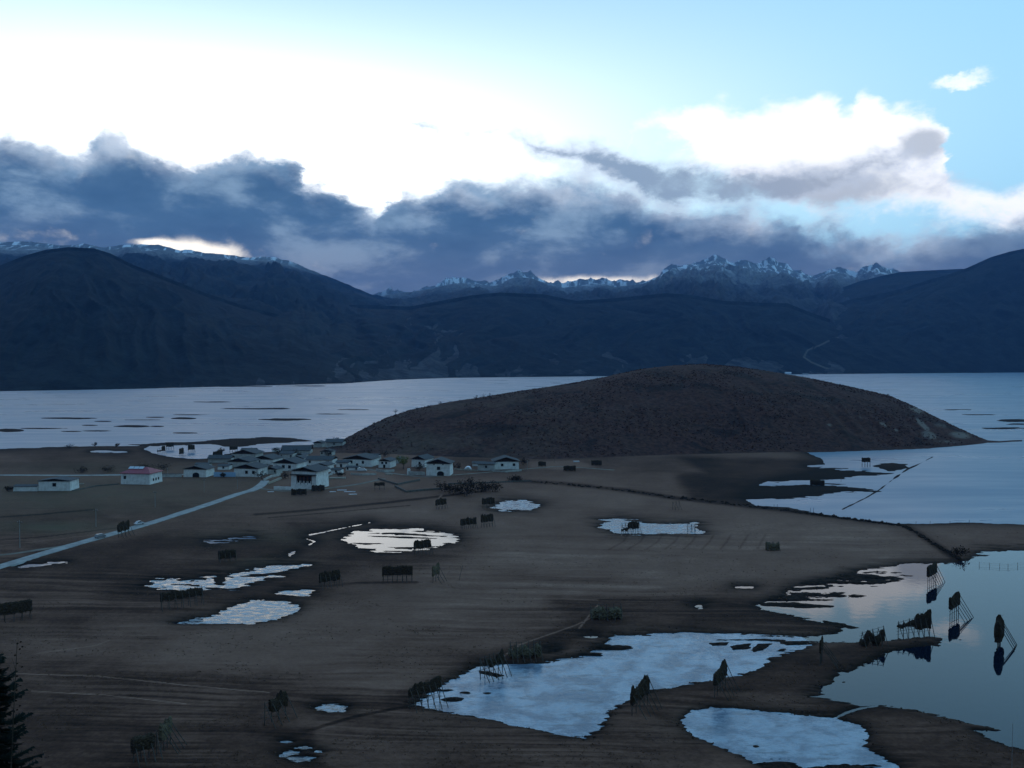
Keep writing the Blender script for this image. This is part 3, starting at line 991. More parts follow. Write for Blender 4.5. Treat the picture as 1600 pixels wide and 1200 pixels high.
mountain('mountains_left_high', [(-500, 395), (-100, 384), (0, 378), (40, 377), (100, 384), (135, 381), (165, 386), (200, 380), (245, 383), (285, 390), (300, 389), (322, 397), (360, 399), (400, 401), (428, 401), (440, 405),
                                (475, 416), (510, 430), (545, 446), (580, 458), (610, 466), (680, 480), (760, 500), (800, 520)],
         SHORE, 9500, M_LEFT, -520, 800, ncol=620, nrow=110, seed=41, rough=0.45, jag=22)
mountain('mountains_right_low', [(900, 500), (1230, 472), (1300, 455), (1340, 440), (1380, 430), (1405, 425), (1440, 423), (1480, 421), (1500, 420), (1560, 424), (1700, 430)],
         SHORE, 9000, M_NEAR, 900, 1700, ncol=300, nrow=60, seed=57, rough=0.4)
mountain('mountains_middle', [(250, 520), (430, 488), (500, 479), (560, 476), (640, 479), (700, 468), (740, 461), (780, 457), (850, 460), (900, 470), (960, 466), (1000, 462), (1040, 458), (1080, 461), (1130, 470), (1190, 473),
                              (1230, 474), (1270, 490), (1300, 500), (1400, 520), (1700, 560)],
         SHORE, 6200, M_NEAR, 240, 1700, ncol=760, nrow=130, seed=71, rough=0.42,
         tracks=[([(1342, 517), (1322, 524), (1300, 530), (1280, 540), (1262, 547), (1256, 558), (1268, 566), (1290, 575), (1310, 580)], .5), ([(1335, 520), (1330, 535), (1325, 548)], .4),
                 ([(1400, 500), (1440, 505)], 0), ([(1500, 575), (1600, 573)], .3)])
mountain('mountains_right', [(1180, 560), (1250, 505), (1290, 480), (1330, 468), (1380, 458), (1420, 447), (1450, 437), (1480, 429), (1510, 418), (1545, 402), (1575, 393), (1600, 388), (1700, 350), (1900, 300), (2300, 320)],
         SHORE, 7200, M_NEAR, 1180, 2300, ncol=460, nrow=110, seed=83, rough=0.35)
mountain('mountains_left', [(-700, 430), (-300, 440), (-60, 426), (0, 416), (40, 400), (75, 390), (110, 386), (150, 388), (175, 396), (210, 414), (260, 433), (320, 457), (380, 477), (430, 490), (500, 520), (560, 560), (620, 592), (640, 594)],
         [(-700, 613), (0, 611.5), (200, 608), (400, 602.5), (540, 599.5), (620, 594.0), (640, 594)], 4300, M_NEAR, -700, 640, ncol=620, nrow=130, seed=97, rough=0.4)

# ------------------------------------------------------------------ haze
def build_haze():
    bm_v = []
    x0, x1, y0, y1, z0, z1 = -13000, 13000, -600, 20500, -6, 1900
    vs = [(x0, y0, z0), (x1, y0, z0), (x1, y1, z0), (x0, y1, z0), (x0, y0, z1), (x1, y0, z1), (x1, y1, z1), (x0, y1, z1)]
    fs = [(0, 3, 2, 1), (4, 5, 6, 7), (0, 1, 5, 4), (1, 2, 6, 5), (2, 3, 7, 6), (3, 0, 4, 7)]
    me = bpy.data.meshes.new('haze')
    me.from_pydata(vs, [], fs)
    o = bpy.data.objects.new('haze', me)
    COL.objects.link(o)
    m = bpy.data.materials.new('haze_air')
    m.use_nodes = True
    m.node_tree.nodes.clear()
    b = NB(m.node_tree)
    pv = b.n('ShaderNodeVolumePrincipled')
    pv.inputs['Color'].default_value = (0.21, 0.46, 0.98, 1)
    pv.inputs['Density'].default_value = HAZE
    ou = b.n('ShaderNodeOutputMaterial')
    m.node_tree.links.new(pv.outputs[0], ou.inputs['Volume'])
    me.materials.append(m)
    o['kind'] = 'stuff'
    return o


HAZE = 0.000035

# ------------------------------------------------------------------ small mesh kit
class MB:
    def __init__(s):
        s.v = []; s.f = []

    def quadbox(s, c8):
        """eight corners: bottom ring of 4, top ring of 4"""
        n = len(s.v)
        s.v += [tuple(c) for c in c8]
        s.f += [tuple(n + i for i in q) for q in ((3, 2, 1, 0), (4, 5, 6, 7), (0, 1, 5, 4), (1, 2, 6, 5), (2, 3, 7, 6), (3, 0, 4, 7))]
        return s

    def box(s, x0, x1, y0, y1, z0, z1):
        return s.quadbox([(x0, y0, z0), (x1, y0, z0), (x1, y1, z0), (x0, y1, z0), (x0, y0, z1), (x1, y0, z1), (x1, y1, z1), (x0, y1, z1)])

    def tube(s, a, b, r0, r1=None, n=6):
        r1 = r0 if r1 is None else r1
        a = Vector(a); b = Vector(b)
        d = (b - a).normalized()
        u = d.orthogonal().normalized(); w = d.cross(u)
        k = len(s.v)
        for p, r in ((a, r0), (b, r1)):
            for i in range(n):
                t = 2 * PI * i / n
                s.v.append(tuple(p + (u * math.cos(t) + w * math.sin(t)) * r))
        for i in range(n):
            j = (i + 1) % n
            s.f.append((k + i, k + j, k + n + j, k + n + i))
        s.f.append(tuple(k + i for i in range(n))[::-1])
        s.f.append(tuple(k + n + i for i in range(n)))
        return s

    def path(s, pts, r0, r1, n=6):
        """one bent, tapering limb"""
        m = len(pts)
        k = len(s.v)
        pts = [Vector(p) for p in pts]
        for q in range(m):
            d = (pts[min(q + 1, m - 1)] - pts[max(q - 1, 0)]).normalized()
            u = d.cross(Vector((0.3, 0.9, 0.31))).normalized(); w = d.cross(u)
            r = r0 + (r1 - r0) * q / (m - 1)
            for i in range(n):
                t = 2 * PI * i / n
                s.v.append(tuple(pts[q] + (u * math.cos(t) + w * math.sin(t)) * r))
        for q in range(m - 1):
            for i in range(n):
                j = (i + 1) % n
                s.f.append((k + q * n + i, k + q * n + j, k + (q + 1) * n + j, k + (q + 1) * n + i))
        s.f.append(tuple(k + i for i in range(n))[::-1])
        s.f.append(tuple(k + (m - 1) * n + i for i in range(n)))
        return s

    def poly(s, pts):
        k = len(s.v)
        s.v += [tuple(p) for p in pts]
        s.f.append(tuple(range(k, k + len(pts))))
        return s

    def blob(s, c, r, rx=1, ry=1, rz=1, rough=0.25, rnd=random, seg=7, ring=5):
        k = len(s.v)
        for i in range(ring + 1):
            ph = PI * i / ring
            for j in range(seg):
                th = 2 * PI * j / seg + i * 0.4
                q = r * (1 + rnd.uniform(-rough, rough))
                s.v.append((c[0] + q * rx * math.sin(ph) * math.cos(th), c[1] + q * ry * math.sin(ph) * math.sin(th), c[2] + q * rz * math.cos(ph)))
        for i in range(ring):
            for j in range(seg):
                j2 = (j + 1) % seg
                s.f.append((k + i * seg + j, k + (i + 1) * seg + j, k + (i + 1) * seg + j2, k + i * seg + j2))
        return s

    def build(s, name, mat, parent=None, smooth=False):
        me = bpy.data.meshes.new(name)
        me.from_pydata(s.v, [], s.f)
        me.update()
        if smooth:
            me.polygons.foreach_set('use_smooth', [True] * len(me.polygons))
        me.materials.append(mat)
        o = bpy.data.objects.new(name, me)
        COL.objects.link(o)
        if parent:
            o.parent = parent
        return o


def tag(o, label=None, cat=None, group=None, kind=None):
    if label: o['label'] = label
    if cat: o['category'] = cat
    if group: o['group'] = group
    if kind: o['kind'] = kind
    return o


def empty(name, loc, rz=0.0):
    o = bpy.data.objects.new(name, None)
    COL.objects.link(o)
    o.location = loc
    o.rotation_euler = (0, 0, rz)
    return o


def copy_tree(o, parent=None):
    c = o.copy(); COL.objects.link(c)
    if parent: c.parent = parent
    for ch in [x for x in KIDS.get(o.name, [])]:
        copy_tree(ch, c)
    return c


KIDS = {}

# materials
M_WHITE = simple('whitewashed_earth', (0.82, 0.79, 0.74), (0.64, 0.60, 0.54), 0.5, 0.9, detail=7, bump=0.15)
M_WHITE2 = simple('grey_earth_wall', (0.50, 0.48, 0.44), (0.34, 0.31, 0.27), 0.5, 0.9, detail=7, bump=0.15)
M_ROOF = simple('grey_shingle_roof', (0.095, 0.093, 0.092), (0.045, 0.045, 0.046), 1.6, 0.85, (0.6, 3, 1), detail=6, bump=0.3)
M_ROOF2 = simple('dark_shingle_roof', (0.105, 0.10, 0.10), (0.05, 0.05, 0.052), 1.6, 0.85, (0.6, 3, 1), detail=6, bump=0.3)
M_RED = simple('red_tin_roof', (0.36, 0.055, 0.06), (0.24, 0.035, 0.045), 0.8, 0.5, (3, 0.4, 1), spec=0.4)
M_GABLE = simple('dark_gable_timber', (0.060, 0.032, 0.022), (0.028, 0.017, 0.013), 1.2, 0.9, (1, 1, 5))
M_REDWOOD = simple('reddish_timber', (0.16, 0.060, 0.035), (0.07, 0.030, 0.020), 1.5, 0.8, (5, 1, 1))
M_DARK = simple('dark_opening', (0.012, 0.011, 0.010), (0.007, 0.007, 0.007), 1.0, 0.9)
M_GLASS = simple('window_glass', (0.02, 0.024, 0.03), (0.015, 0.018, 0.022), 1.0, 0.15, spec=0.5)
M_BLUE = simple('pale_blue_sheet_metal', (0.36, 0.52, 0.68), (0.28, 0.42, 0.58), 0.8, 0.45, (6, 1, 1), spec=0.4)
M_WOOD = simple('weathered_pole_wood', (0.11, 0.095, 0.08), (0.055, 0.047, 0.040), 3, 0.9, (1, 1, 0.3))
M_PALEWOOD = simple('pale_sawn_timber', (0.42, 0.36, 0.28), (0.28, 0.24, 0.19), 1.5, 0.8)
M_HAY = simple('dark_drying_hay', (0.070, 0.050, 0.033), (0.024, 0.017, 0.012), 2.2, 0.97, (1, 1, 3), bump=0.8, spec=0.05, detail=7)
M_STRAW = simple('pale_straw', (0.17, 0.135, 0.085), (0.07, 0.055, 0.038), 2.2, 0.97, (1, 1, 3), bump=0.8, spec=0.05, detail=7)
M_CONC = simple('pole_concrete', (0.32, 0.31, 0.29), (0.24, 0.23, 0.22), 1, 0.9)
M_ROAD = simple('pale_concrete_road', (0.36, 0.345, 0.32), (0.25, 0.24, 0.225), 0.25, 0.8, (1, 1, 1), detail=8, spec=0.25)
M_DIRT = simple('dirt_track', (0.24, 0.20, 0.16), (0.15, 0.125, 0.10), 0.2, 0.95, detail=8, spec=0.1)
M_STONE = simple('dry_stone', (0.16, 0.14, 0.12), (0.075, 0.065, 0.058), 1.4, 0.95, detail=6, bump=0.5)
M_TWIG = simple('bare_twigs', (0.060, 0.042, 0.034), (0.030, 0.022, 0.019), 1.5, 0.95, spec=0.05)
M_WILLOW = simple('yellow_green_willow_leaves', (0.20, 0.185, 0.060), (0.10, 0.10, 0.035), 0.8, 0.9, spec=0.1)
M_BUSH = simple('dark_bush_leaves', (0.055, 0.038, 0.027), (0.025, 0.018, 0.014), 0.9, 0.95, spec=0.05)
M_SCRUB = simple('reddish_scrub_leaves', (0.085, 0.035, 0.028), (0.042, 0.022, 0.018), 0.3, 0.95, spec=0.05)
M_SPRUCE = simple('dark_spruce_needles', (0.020, 0.028, 0.022), (0.009, 0.013, 0.011), 2.5, 0.85, spec=0.1)
M_BARK = simple('grey_brown_bark', (0.075, 0.058, 0.045), (0.035, 0.027, 0.021), 4, 0.95, (1, 1, .3))
M_WPAINT = simple('white_vehicle_paint', (0.62, 0.63, 0.64), (0.5, 0.5, 0.5), 0.5, 0.3, spec=0.5)
M_GPAINT = simple('grey_vehicle_paint', (0.20, 0.22, 0.24), (0.16, 0.17, 0.18), 0.5, 0.3, spec=0.5)
M_TYRE = simple('tyre_rubber', (0.02, 0.02, 0.02), (0.015, 0.015, 0.015), 3, 0.9)
M_SHEET = simple('white_plastic_sheet', (0.66, 0.68, 0.70), (0.52, 0.54, 0.58), 0.8, 0.45, spec=0.4)


# ------------------------------------------------------------------ roads
def road(name, pts, width, mat, lift, n=70):
    """ribbon that follows the ground; pts are picture points of the centre line"""
    w = [Vector(at(x, y, 0.5)[:2]) for x, y in pts]
    L = [0]
    for i in range(1, len(w)):
        L.append(L[-1] + (w[i] - w[i - 1]).length)
    t = np.linspace(0, L[-1], n)
    cx = np.interp(t, L, [p.x for p in w]); cy = np.interp(t, L, [p.y for p in w])
    for _ in range(3):
        cx[1:-1] = (cx[:-2] + 2 * cx[1:-1] + cx[2:]) / 4; cy[1:-1] = (cy[:-2] + 2 * cy[1:-1] + cy[2:]) / 4
    tx = np.gradient(cx); ty = np.gradient(cy); l = np.hypot(tx, ty)
    nx, ny = -ty / l, tx / l
    offs = [-width / 2 - 0.5, -width / 2, -width / 4, 0, width / 4, width / 2, width / 2 + 0.5]
    zz = ground_fields(cx, cy)[0]
    k = np.ones(5) / 5
    zs = np.convolve(np.pad(zz, 2, 'edge'), k, 'valid')
    P = np.zeros((n, 7, 3))
    wob = (fbm(t / 9.0, t * 0, 3, 5) - .5) * 0.7
    for j, o in enumerate(offs):
        e = wob if j in (0, 1) else (-wob if j in (5, 6) else 0)
        P[:, j, 0] = cx + nx * (o + e); P[:, j, 1] = cy + ny * (o + e)
        P[:, j, 2] = np.maximum(zs, 0.05) + (lift if 0 < j < 6 else -0.35)
    o = mesh_grid(name, P, n, 7, None, False, mat)
    o['kind'] = 'structure'
    return o


road('road', [(-120, 928), (0, 886), (60, 868), (150, 842), (245, 815), (330, 787), (372, 772.5), (392, 767.5), (402, 763), (410, 757), (414, 752)], 5.2, M_ROAD, 0.25, 110)
road('path', [(-200, 744), (0, 742.5), (100, 743), (187, 742.5), (250, 742.5), (300, 742), (336, 740)], 4.0, M_ROAD, 0.2)
road('path', [(-60, 874), (20, 866), (80, 857), (130, 849)], 3.0, M_DIRT, 0.06)
road('path', [(545, 728), (600, 738), (660, 746), (740, 740), (820, 733), (870, 729), (905, 731), (960, 735)], 2.6, M_DIRT, 0.10)
road('path', [(400, 763), (440, 768), (500, 765), (560, 757), (600, 748)], 3.0, M_DIRT, 0.10)


# ------------------------------------------------------------------ houses
def opening(parent, wpt, w, h, facade_y, batter, name='window', arch=False):
    """window or gate in the front wall at local (x, z)"""
    x, z = wpt
    y = facade_y + batter * z
    if name == 'window':
        f = MB()
        f.box(x - w / 2 - .14, x + w / 2 + .14, y - .10, y + .2, z - h / 2 - .14, z - h / 2)
        f.box(x - w / 2 - .14, x + w / 2 + .14, y - .10, y + .2, z + h / 2, z + h / 2 + .18)
        f.box(x - w / 2 - .14, x - w / 2, y - .098, y + .2, z - h / 2, z + h / 2)
        f.box(x + w / 2, x + w / 2 + .14, y - .098, y + .2, z - h / 2, z + h / 2)
        f.box(x - .04, x + .04, y - .07, y + .2, z - h / 2, z + h / 2)
        o = f.build('window', M_GABLE, parent)
        p = MB().box(x - w / 2, x + w / 2, y - .045, y + .25, z - h / 2, z + h / 2).build('pane', M_GLASS, o)
        return o
    m = MB()
    if arch:
        pts = [(x - w / 2, y - .06, 0.0), (x + w / 2, y - .06, 0.0)]
        for i in range(0, 9):
            t = PI * i / 8
            pts.append((x + w / 2 * math.cos(t), y - .06 + batter * h * .8, h * 0.55 + h * 0.45 * math.sin(t)))
        n = len(pts)
        m.poly(pts)
        back = [(p[0], p[1] + .5, p[2]) for p in pts]
        m.poly(back[::-1])
        for i in range(n):
            j = (i + 1) % n
            k = len(m.v)
            m.v += [pts[j], pts[i], back[i], back[j]]
            m.f.append((k, k + 1, k + 2, k + 3))
    else:
        m.box(x - w / 2, x + w / 2, y - .06, y + .4, 0.0, h)
    return m.build('gate' if arch else 'door', M_DARK, parent)


def house(px0, px1, pyb, pyp, label, depth=13.0, rot=0.0, wallfrac=0.62, roofmat=None, wallmat=None, wins=(), gate=None, door=None, gable=True, ridge='y',
          loggia=False, chimney=False, name='farmhouse', overhang=1.0, open_gable=True, z0=None, on_hill=False, wz=None):
    """earthen house: tapered walls, timber gable, low pitched roof that floats above"""
    cx = (px0 + px1) / 2
    X, Y, Z = place(cx, pyb)
    mpp = Y / F_PX
    W = (px1 - px0) * mpp
    H = (pyb - pyp) * mpp
    if ridge == 'y':
        W = max(W - 2 * overhang * 0.8, 3)
    roofmat = roofmat or M_ROOF
    wallmat = wallmat or M_WHITE
    e = empty(name, (X, Y, Z - 0.15), rot)
    hw = H * min(.80, wallfrac + .08)
    bt = 0.045
    hx, hy = W / 2, depth / 2
    yo = depth / 2 - 0.2    # front wall stands at the surveyed point
    m = MB()
    b = bt * hw
    m.quadbox([(-hx, yo - hy, -0.8), (hx, yo - hy, -0.8), (hx, yo + hy, -0.8), (-hx, yo + hy, -0.8), (-hx + b, yo - hy + b, hw), (hx - b, yo - hy + b, hw), (hx - b, yo + hy - b, hw), (-hx + b, yo + hy - b, hw)])
    w = m.build('wall', wallmat, e)
    # timber eaves beam
    fr = yo - hy + b
    bk = yo + hy - b
    t = 0.22
    lift = 0.25
    zr = H - 0.1
    o = overhang
    if ridge == 'y':        # gable faces the viewer
        ex = hx + o * 0.8
        r = MB()
        for sgn in (-1, 1):
            ze = hw + lift - 0.1
            r.quadbox([(0, fr - o, zr - t), (sgn * ex, fr - o, ze - t), (sgn * ex, bk + o, ze - t), (0, bk + o, zr - t), (0, fr - o, zr), (sgn * ex, fr - o, ze), (sgn * ex, bk + o, ze), (0, bk + o, zr)])
        ro = r.build('roof', roofmat, e)
        zi = hw + 0.02
        for (ya, yb_) in ((fr + 0.5, fr + 0.75), (bk - .75, bk - .5)):
            gx = hx - b - 0.15
            g = MB()
            zt = zr - t - 0.12
            sl_ = (zr - (hw + lift - 0.1)) / ex
            ze_ = max(zt - gx * sl_, zi + .05)
            g.poly([(-gx, ya, zi), (gx, ya, zi), (gx, ya, ze_), (0, ya, zt), (-gx, ya, ze_)])
            g.poly([(-gx, yb_, zi), (-gx, yb_, ze_), (0, yb_, zt), (gx, yb_, ze_), (gx, yb_, zi)])
            g.f.append((0, 4, 6, 5)); g.f.append((4, 3, 7, 6)); g.f.append((3, 2, 8, 7)); g.f.append((2, 1, 9, 8)); g.f.append((1, 0, 5, 9))
            g.build('gable', M_GABLE if open_gable else wallmat, e)
        bm_ = MB()
        bm_.box(-hx + b - .3, hx - b + .3, fr - .25, fr + .1, hw - 0.22, hw + .01)
        bm_.build('eaves_beam', M_GABLE, e)
    elif ridge == 'hip':
        r = MB()
        ze = hw + 0.05
        ex, y0, y1 = hx + o, fr - o, bk + o
        rx = max(hx - depth * 0.38, hx * 0.3)
        ym = (y0 + y1) / 2
        A = [(-ex, y0, ze), (ex, y0, ze), (ex, y1, ze), (-ex, y1, ze)]
        B = [(-rx, ym, zr), (rx, ym, zr)]
        r.poly([A[0], A[1], B[1], B[0]]); r.poly([A[1], A[2], B[1]]); r.poly([A[2], A[3], B[0], B[1]]); r.poly([A[3], A[0], B[0]])
        r.poly([(p[0], p[1], ze - .01) for p in A[::-1]])
        r.box(-ex, ex, y0, y1, ze - .25, ze - .02)
        ro = r.build('roof', roofmat, e)
    else:                   # ridge runs along the front
        r = MB()
        ze = hw + 0.15
        ym = yo
        ex = hx + o * .5
        for ya, sgn in ((fr - o, 1), (bk + o, -1)):
            r.quadbox([(-ex, ya, ze - t), (ex, ya, ze - t), (ex, ym, zr - t), (-ex, ym, zr - t), (-ex, ya, ze), (ex, ya, ze), (ex, ym, zr), (-ex, ym, zr)] if sgn == 1 else
                      [(-ex, ym, zr - t), (ex, ym, zr - t), (ex, ya, ze - t), (-ex, ya, ze - t), (-ex, ym, zr), (ex, ym, zr), (ex, ya, ze), (-ex, ya, ze)])
        ro = r.build('roof', roofmat, e)
        for sgn in (-1, 1):
            xg = sgn * (hx - b - .1)
            MB().poly([(xg, fr + .1, hw), (xg, bk - .1, hw), (xg, ym, zr - t - .1)][::sgn]).build('gable', M_GABLE if open_gable else wallmat, e)
    facade = yo - hy
    for (u, v, ww, wh) in wins:
        opening(e, ((u - .5) * W, v * hw), ww, wh, facade, bt)
    if wz:
        for (v, zz, ww, wh) in wz:      # windows in the right side wall
            y = facade + v * depth; xs = hx - bt * zz
            f = MB().box(xs - .2, xs + .07, y - ww / 2 - .12, y + ww / 2 + .12, zz - wh / 2 - .12, zz + wh / 2 + .12).build('window', M_GABLE, e)
            MB().box(xs - .15, xs + .10, y - ww / 2, y + ww / 2, zz - wh / 2, zz + wh / 2).build('pane', M_GLASS, f)
    if gate:
        opening(e, ((gate - .5) * W, 0), 4.6, 3.2, facade, bt, 'gate', True)
    if door is not None:
        opening(e, ((door - .5) * W, 0), 1.6, 2.4, facade, bt, 'door')
    if loggia:
        # open timber upper room set on the facade, its dark inside painted, with posts and a pale parapet below
        x0, x1 = -W * .26, W * .30
        za, zb = hw * .26, hw * .74
        yy = facade + bt * zb
        lo = MB().box(x0, x1, yy - .12, yy + .5, za, zb).build('loggia', M_REDWOOD, e)
        d = MB()
        for k in range(4):
            xx = x0 + (x1 - x0) * (k + .5) / 4
            d.box(xx - .75, xx + .45, yy - .17, yy - .05, za + .2, zb - .4)
        d.build('loggia_shade', M_DARK, lo)  # near-black panels painted as the shade inside the open room
        for k in range(5):
            xx = x0 + (x1 - x0) * k / 4
            MB().box(xx - .13, xx + .13, yy - .34, yy - .121, za, zb).build('post', M_GABLE, lo)
        MB().box(x0 - .4, x1 + .4, yy - .9, yy + .1, zb + .003, zb + .25).build('lintel', M_GABLE, e)
        MB().box(-hx + .1, hx - .1, facade - .9, facade + .5, hw * .78, hw * .82).build('awning', roofmat, e)
    if chimney:
        MB().box(-.5, .1, yo + 1, yo + 1.6, zr - .8, zr + .9).build('chimney', M_STONE, ro)
    tag(e, label, 'house', 'white earthen houses of the lakeside village')
    return e


SW = lambda n, h=1.4, v=.6, w=1.2, a=.15, z=.85: [(a + (z - a) * (i / (n - 1) if n > 1 else .5), v, w, h) for i in range(n)]
house(59, 111, 767, 747, 'long low white house with black gable standing alone at the far left beside debris', 12, R(2), .74, M_ROOF2, wins=[(.5, .62, 1.8, 1.8)], overhang=.6)
house(21, 58, 767.5, 757, 'low flat white shed adjoining the lone white house on the far left', 7, R(2), .66, M_ROOF2, ridge='x', name='shed', overhang=.3)
red = house(187, 236, 757, 731, 'white house with bright red hipped tin roof beside the pale lane', 15, R(-8), .60, M_RED, ridge='hip', wins=[(.14, .62, 1.3, 1.7)], wz=[(.3, 2.8, 1.1, 1.4), (.5, 2.8, 1.1, 1.4), (.7, 2.8, 1.1, 1.4)], overhang=.6)
house(284, 325, 745.5, 727, 'white house with arched dark gateway at the western end of the village', 13, R(-6), .62, gate=.55)
house(362, 407, 745, 724.5, 'white two-window house right of the pale blue sheet metal fence', 15, R(-10), .58, wins=[(.52, .55, 1.6, 1.7), (.80, .55, 1.6, 1.7)])
house(353, 393, 731, 715, 'greyish house half hidden right behind the house beside the blue fence', 15, R(-10), .55, wallmat=M_WHITE2)
house(359, 402, 717, 702, 'wide low-gabled white house at the water side behind the western roofs', 16, R(-6), .48, wallmat=M_WHITE2)
house(391, 430, 726, 711, 'white house with a single dark window between two larger grey roofs', 15, R(-14), .52, wins=[(.32, .55, 1.5, 1.8)])
house(325, 361, 723, 711, 'long narrow barn with low dark roof at the village edge behind the blue fence', 8, R(0), .48, M_ROOF2, M_WHITE2, ridge='x', name='barn')
house(423, 467, 736, 716.5, 'white house with two square windows in the middle of the village', 16, R(-12), .56, wins=[(.44, .55, 1.8, 1.9), (.70, .55, 1.8, 1.9)], chimney=True)
house(449, 500, 764, 728.5, 'largest farmhouse in front, with open reddish timber loggia and shaded gable', 16, R(-16), .72, loggia=True, overhang=1.4, wallmat=M_WHITE)
house(440, 485, 709, 696, 'dark long-roofed barn behind the village close to the lake inlet', 12, R(4), .35, M_ROOF2, M_WHITE2, ridge='x', name='barn')
house(477, 520, 727, 713, 'grey-roofed long house with white gable end left of the hill foot', 12, R(-8), .55, ridge='x', wins=SW(2))
house(487, 514, 738, 723, 'small white house tucked behind the largest farmhouse roof', 11, R(-14), .66, wins=[(.35, .6, 1.1, 1.2)])
house(488, 505, 699, 688.5, 'tall dark stable at the lake end of the village under the hill', 8, R(-10), .62, M_ROOF2, M_WHITE2, name='stable')
house(508, 536, 697.5, 686, 'dark house highest up on the hill shoulder with a small pale front', 10, R(-6), .52, M_ROOF2, M_WHITE2, ridge='x', wins=SW(1))
house(532, 584, 729, 710.5, 'broad white house with balcony shed at the foot of the scrub hill', 17, R(-12), .56, wins=[(.30, .6, 1.5, 1.7), (.70, .6, 1.5, 1.7)], door=.5)
house(525, 545, 730, 719, 'small white outbuilding on the left of the broad hill foot house', 7, R(-8), .62, M_ROOF2, ridge='x', name='shed', door=.4)
house(589, 612, 731, 716, 'narrow white house with dark balcony left of the yellow-green willow', 12, R(-14), .66, M_ROOF2, wins=[(.33, .72, 1.2, 1.2), (.66, .72, 1.2, 1.2)], door=.5)
house(640, 667, 730, 711.5, 'white house peeping out right of the yellow-green willow', 15, R(-20), .60, wins=[(.6, .55, 1.2, 1.4)])
house(663, 706, 743.5, 716.5, 'tall white house with one small window over a dark arched gateway', 14, R(-5), .64, wins=[(.52, .62, 1.9, 1.9), (.33, .93, .5, .5), (.7, .93, .5, .5)], gate=.60, overhang=1.3)
house(746, 773, 735.5, 722, 'low bluish shed house left of the easternmost white house', 9, R(-4), .72, M_ROOF, M_WHITE2, ridge='x', name='shed', wins=SW(1))
house(769, 813, 733.5, 713.5, 'easternmost white house of the village with two small windows', 14, R(6), .56, wins=[(.34, .58, 1.5, 1.6), (.80, .58, 1.5, 1.6)])
house(738, 757, 728.5, 721, 'small pale hut behind the bluish shed under the scrub hill', 7, R(-4), .6, M_ROOF2, ridge='x', name='shed')
house(612, 630, 724, 714, 'tiny grey hut hidden behind the branches of the willow', 8, R(-10), .6, M_ROOF2, M_WHITE2, name='shed')
house(424, 436, 706, 699.5, 'tiny white boathouse on the inlet shore behind the village', 6, R(4), .55, M_ROOF2, name='shed')
house(462, 478, 716, 708, 'small brown barn wedged behind the village centre roofs', 8, R(-10), .6, M_ROOF2, M_WHITE2, name='barn')


more = ((412, 434, 741, 729, 'small grey house between the two-window house and the lane', 10, -10, 'y', M_WHITE2), (404, 424, 722.5, 711, 'narrow white house right behind the single-window house', 10, -12, 'y', M_WHITE),
        (436, 458, 717, 705, 'brown-walled house behind the village centre', 10, -8, 'x', M_WHITE2), (452, 476, 724, 711.5, 'pale house behind the chimney house', 10, -12, 'y', M_WHITE),
        (376, 398, 709.5, 700, 'small dark hut at the water behind the wide low house', 8, 0, 'x', M_WHITE2), (517, 533, 740, 731, 'tiny white shed right of the small house behind the big farmhouse', 6, -8, 'x', M_WHITE),
        (540, 560, 735, 727.5, 'low lean-to in front of the broad hill foot house', 5, -8, 'x', M_WHITE), (566, 590, 719, 709, 'grey house half hidden behind the broad hill foot house', 10, -10, 'x', M_WHITE2),
        (499, 520, 712, 702, 'grey roofed hut where the hill meets the village', 9, -6, 'y', M_WHITE2), (340, 358, 734, 725, 'small hut on top left of the blue fence', 8, 0, 'x', M_WHITE), (674, 694, 729, 720, 'grey roof behind the tall gateway house', 9, -6, 'x', M_WHITE2),
        (304, 326, 731, 723, 'low grey hut behind the westernmost gateway house', 8, 0, 'x', M_WHITE2))
for (a_, c_, yb_, yp_, lb_, dp_, rt_, rg_, wm_) in more:
    house(a_, c_, yb_, yp_, lb_, dp_, R(rt_), .60, M_ROOF if (a_ % 2) else M_ROOF2, wm_, ridge=rg_, wins=SW(1 if c_ - a_ < 20 else 2, 1.2, .6, 1.0), overhang=.6, name='farmhouse')


def far_house(px, py, wpx, hpx, label, roofmat=None):
    X, Y, Z = at(px, py, 1.0)
    mpp = Y / F_PX
    e = empty('far_house', (X, Y, 0.3))
    W, H = wpx * mpp, hpx * mpp
    MB().quadbox([(-W / 2, 0, -1), (W / 2, 0, -1), (W / 2, 14, -1), (-W / 2, 14, -1), (-W / 2 + .5, .5, H * .6), (W / 2 - .5, .5, H * .6), (W / 2 - .5, 13.5, H * .6), (-W / 2 + .5, 13.5, H * .6)]).build('wall', M_SHEET, e)
    r = MB()
    r.quadbox([(-W / 2 - 1, -1, H * .6), (W / 2 + 1, -1, H * .6), (W / 2 + 1, 7, H), (-W / 2 - 1, 7, H), (-W / 2 - 1, -1, H * .6 + .4), (W / 2 + 1, -1, H * .6 + .4), (W / 2 + 1, 7, H + .4), (-W / 2 - 1, 7, H + .4)])
    r.quadbox([(-W / 2 - 1, 7, H), (W / 2 + 1, 7, H), (W / 2 + 1, 15, H * .6), (-W / 2 - 1, 15, H * .6), (-W / 2 - 1, 7, H + .4), (W / 2 + 1, 7, H + .4), (W / 2 + 1, 15, H * .6 + .4), (-W / 2 - 1, 15, H * .6 + .4)])
    r.build('roof', roofmat or M_ROOF, e)
    return tag(e, label, 'house')


far_house(1232, 585.2, 9, 4, 'tiny pale building across the lake just behind the right shoulder of the hill', M_SHEET)
far_house(1259, 585.5, 9, 3, 'tiny pale building across the lake at the start of the far right shore')

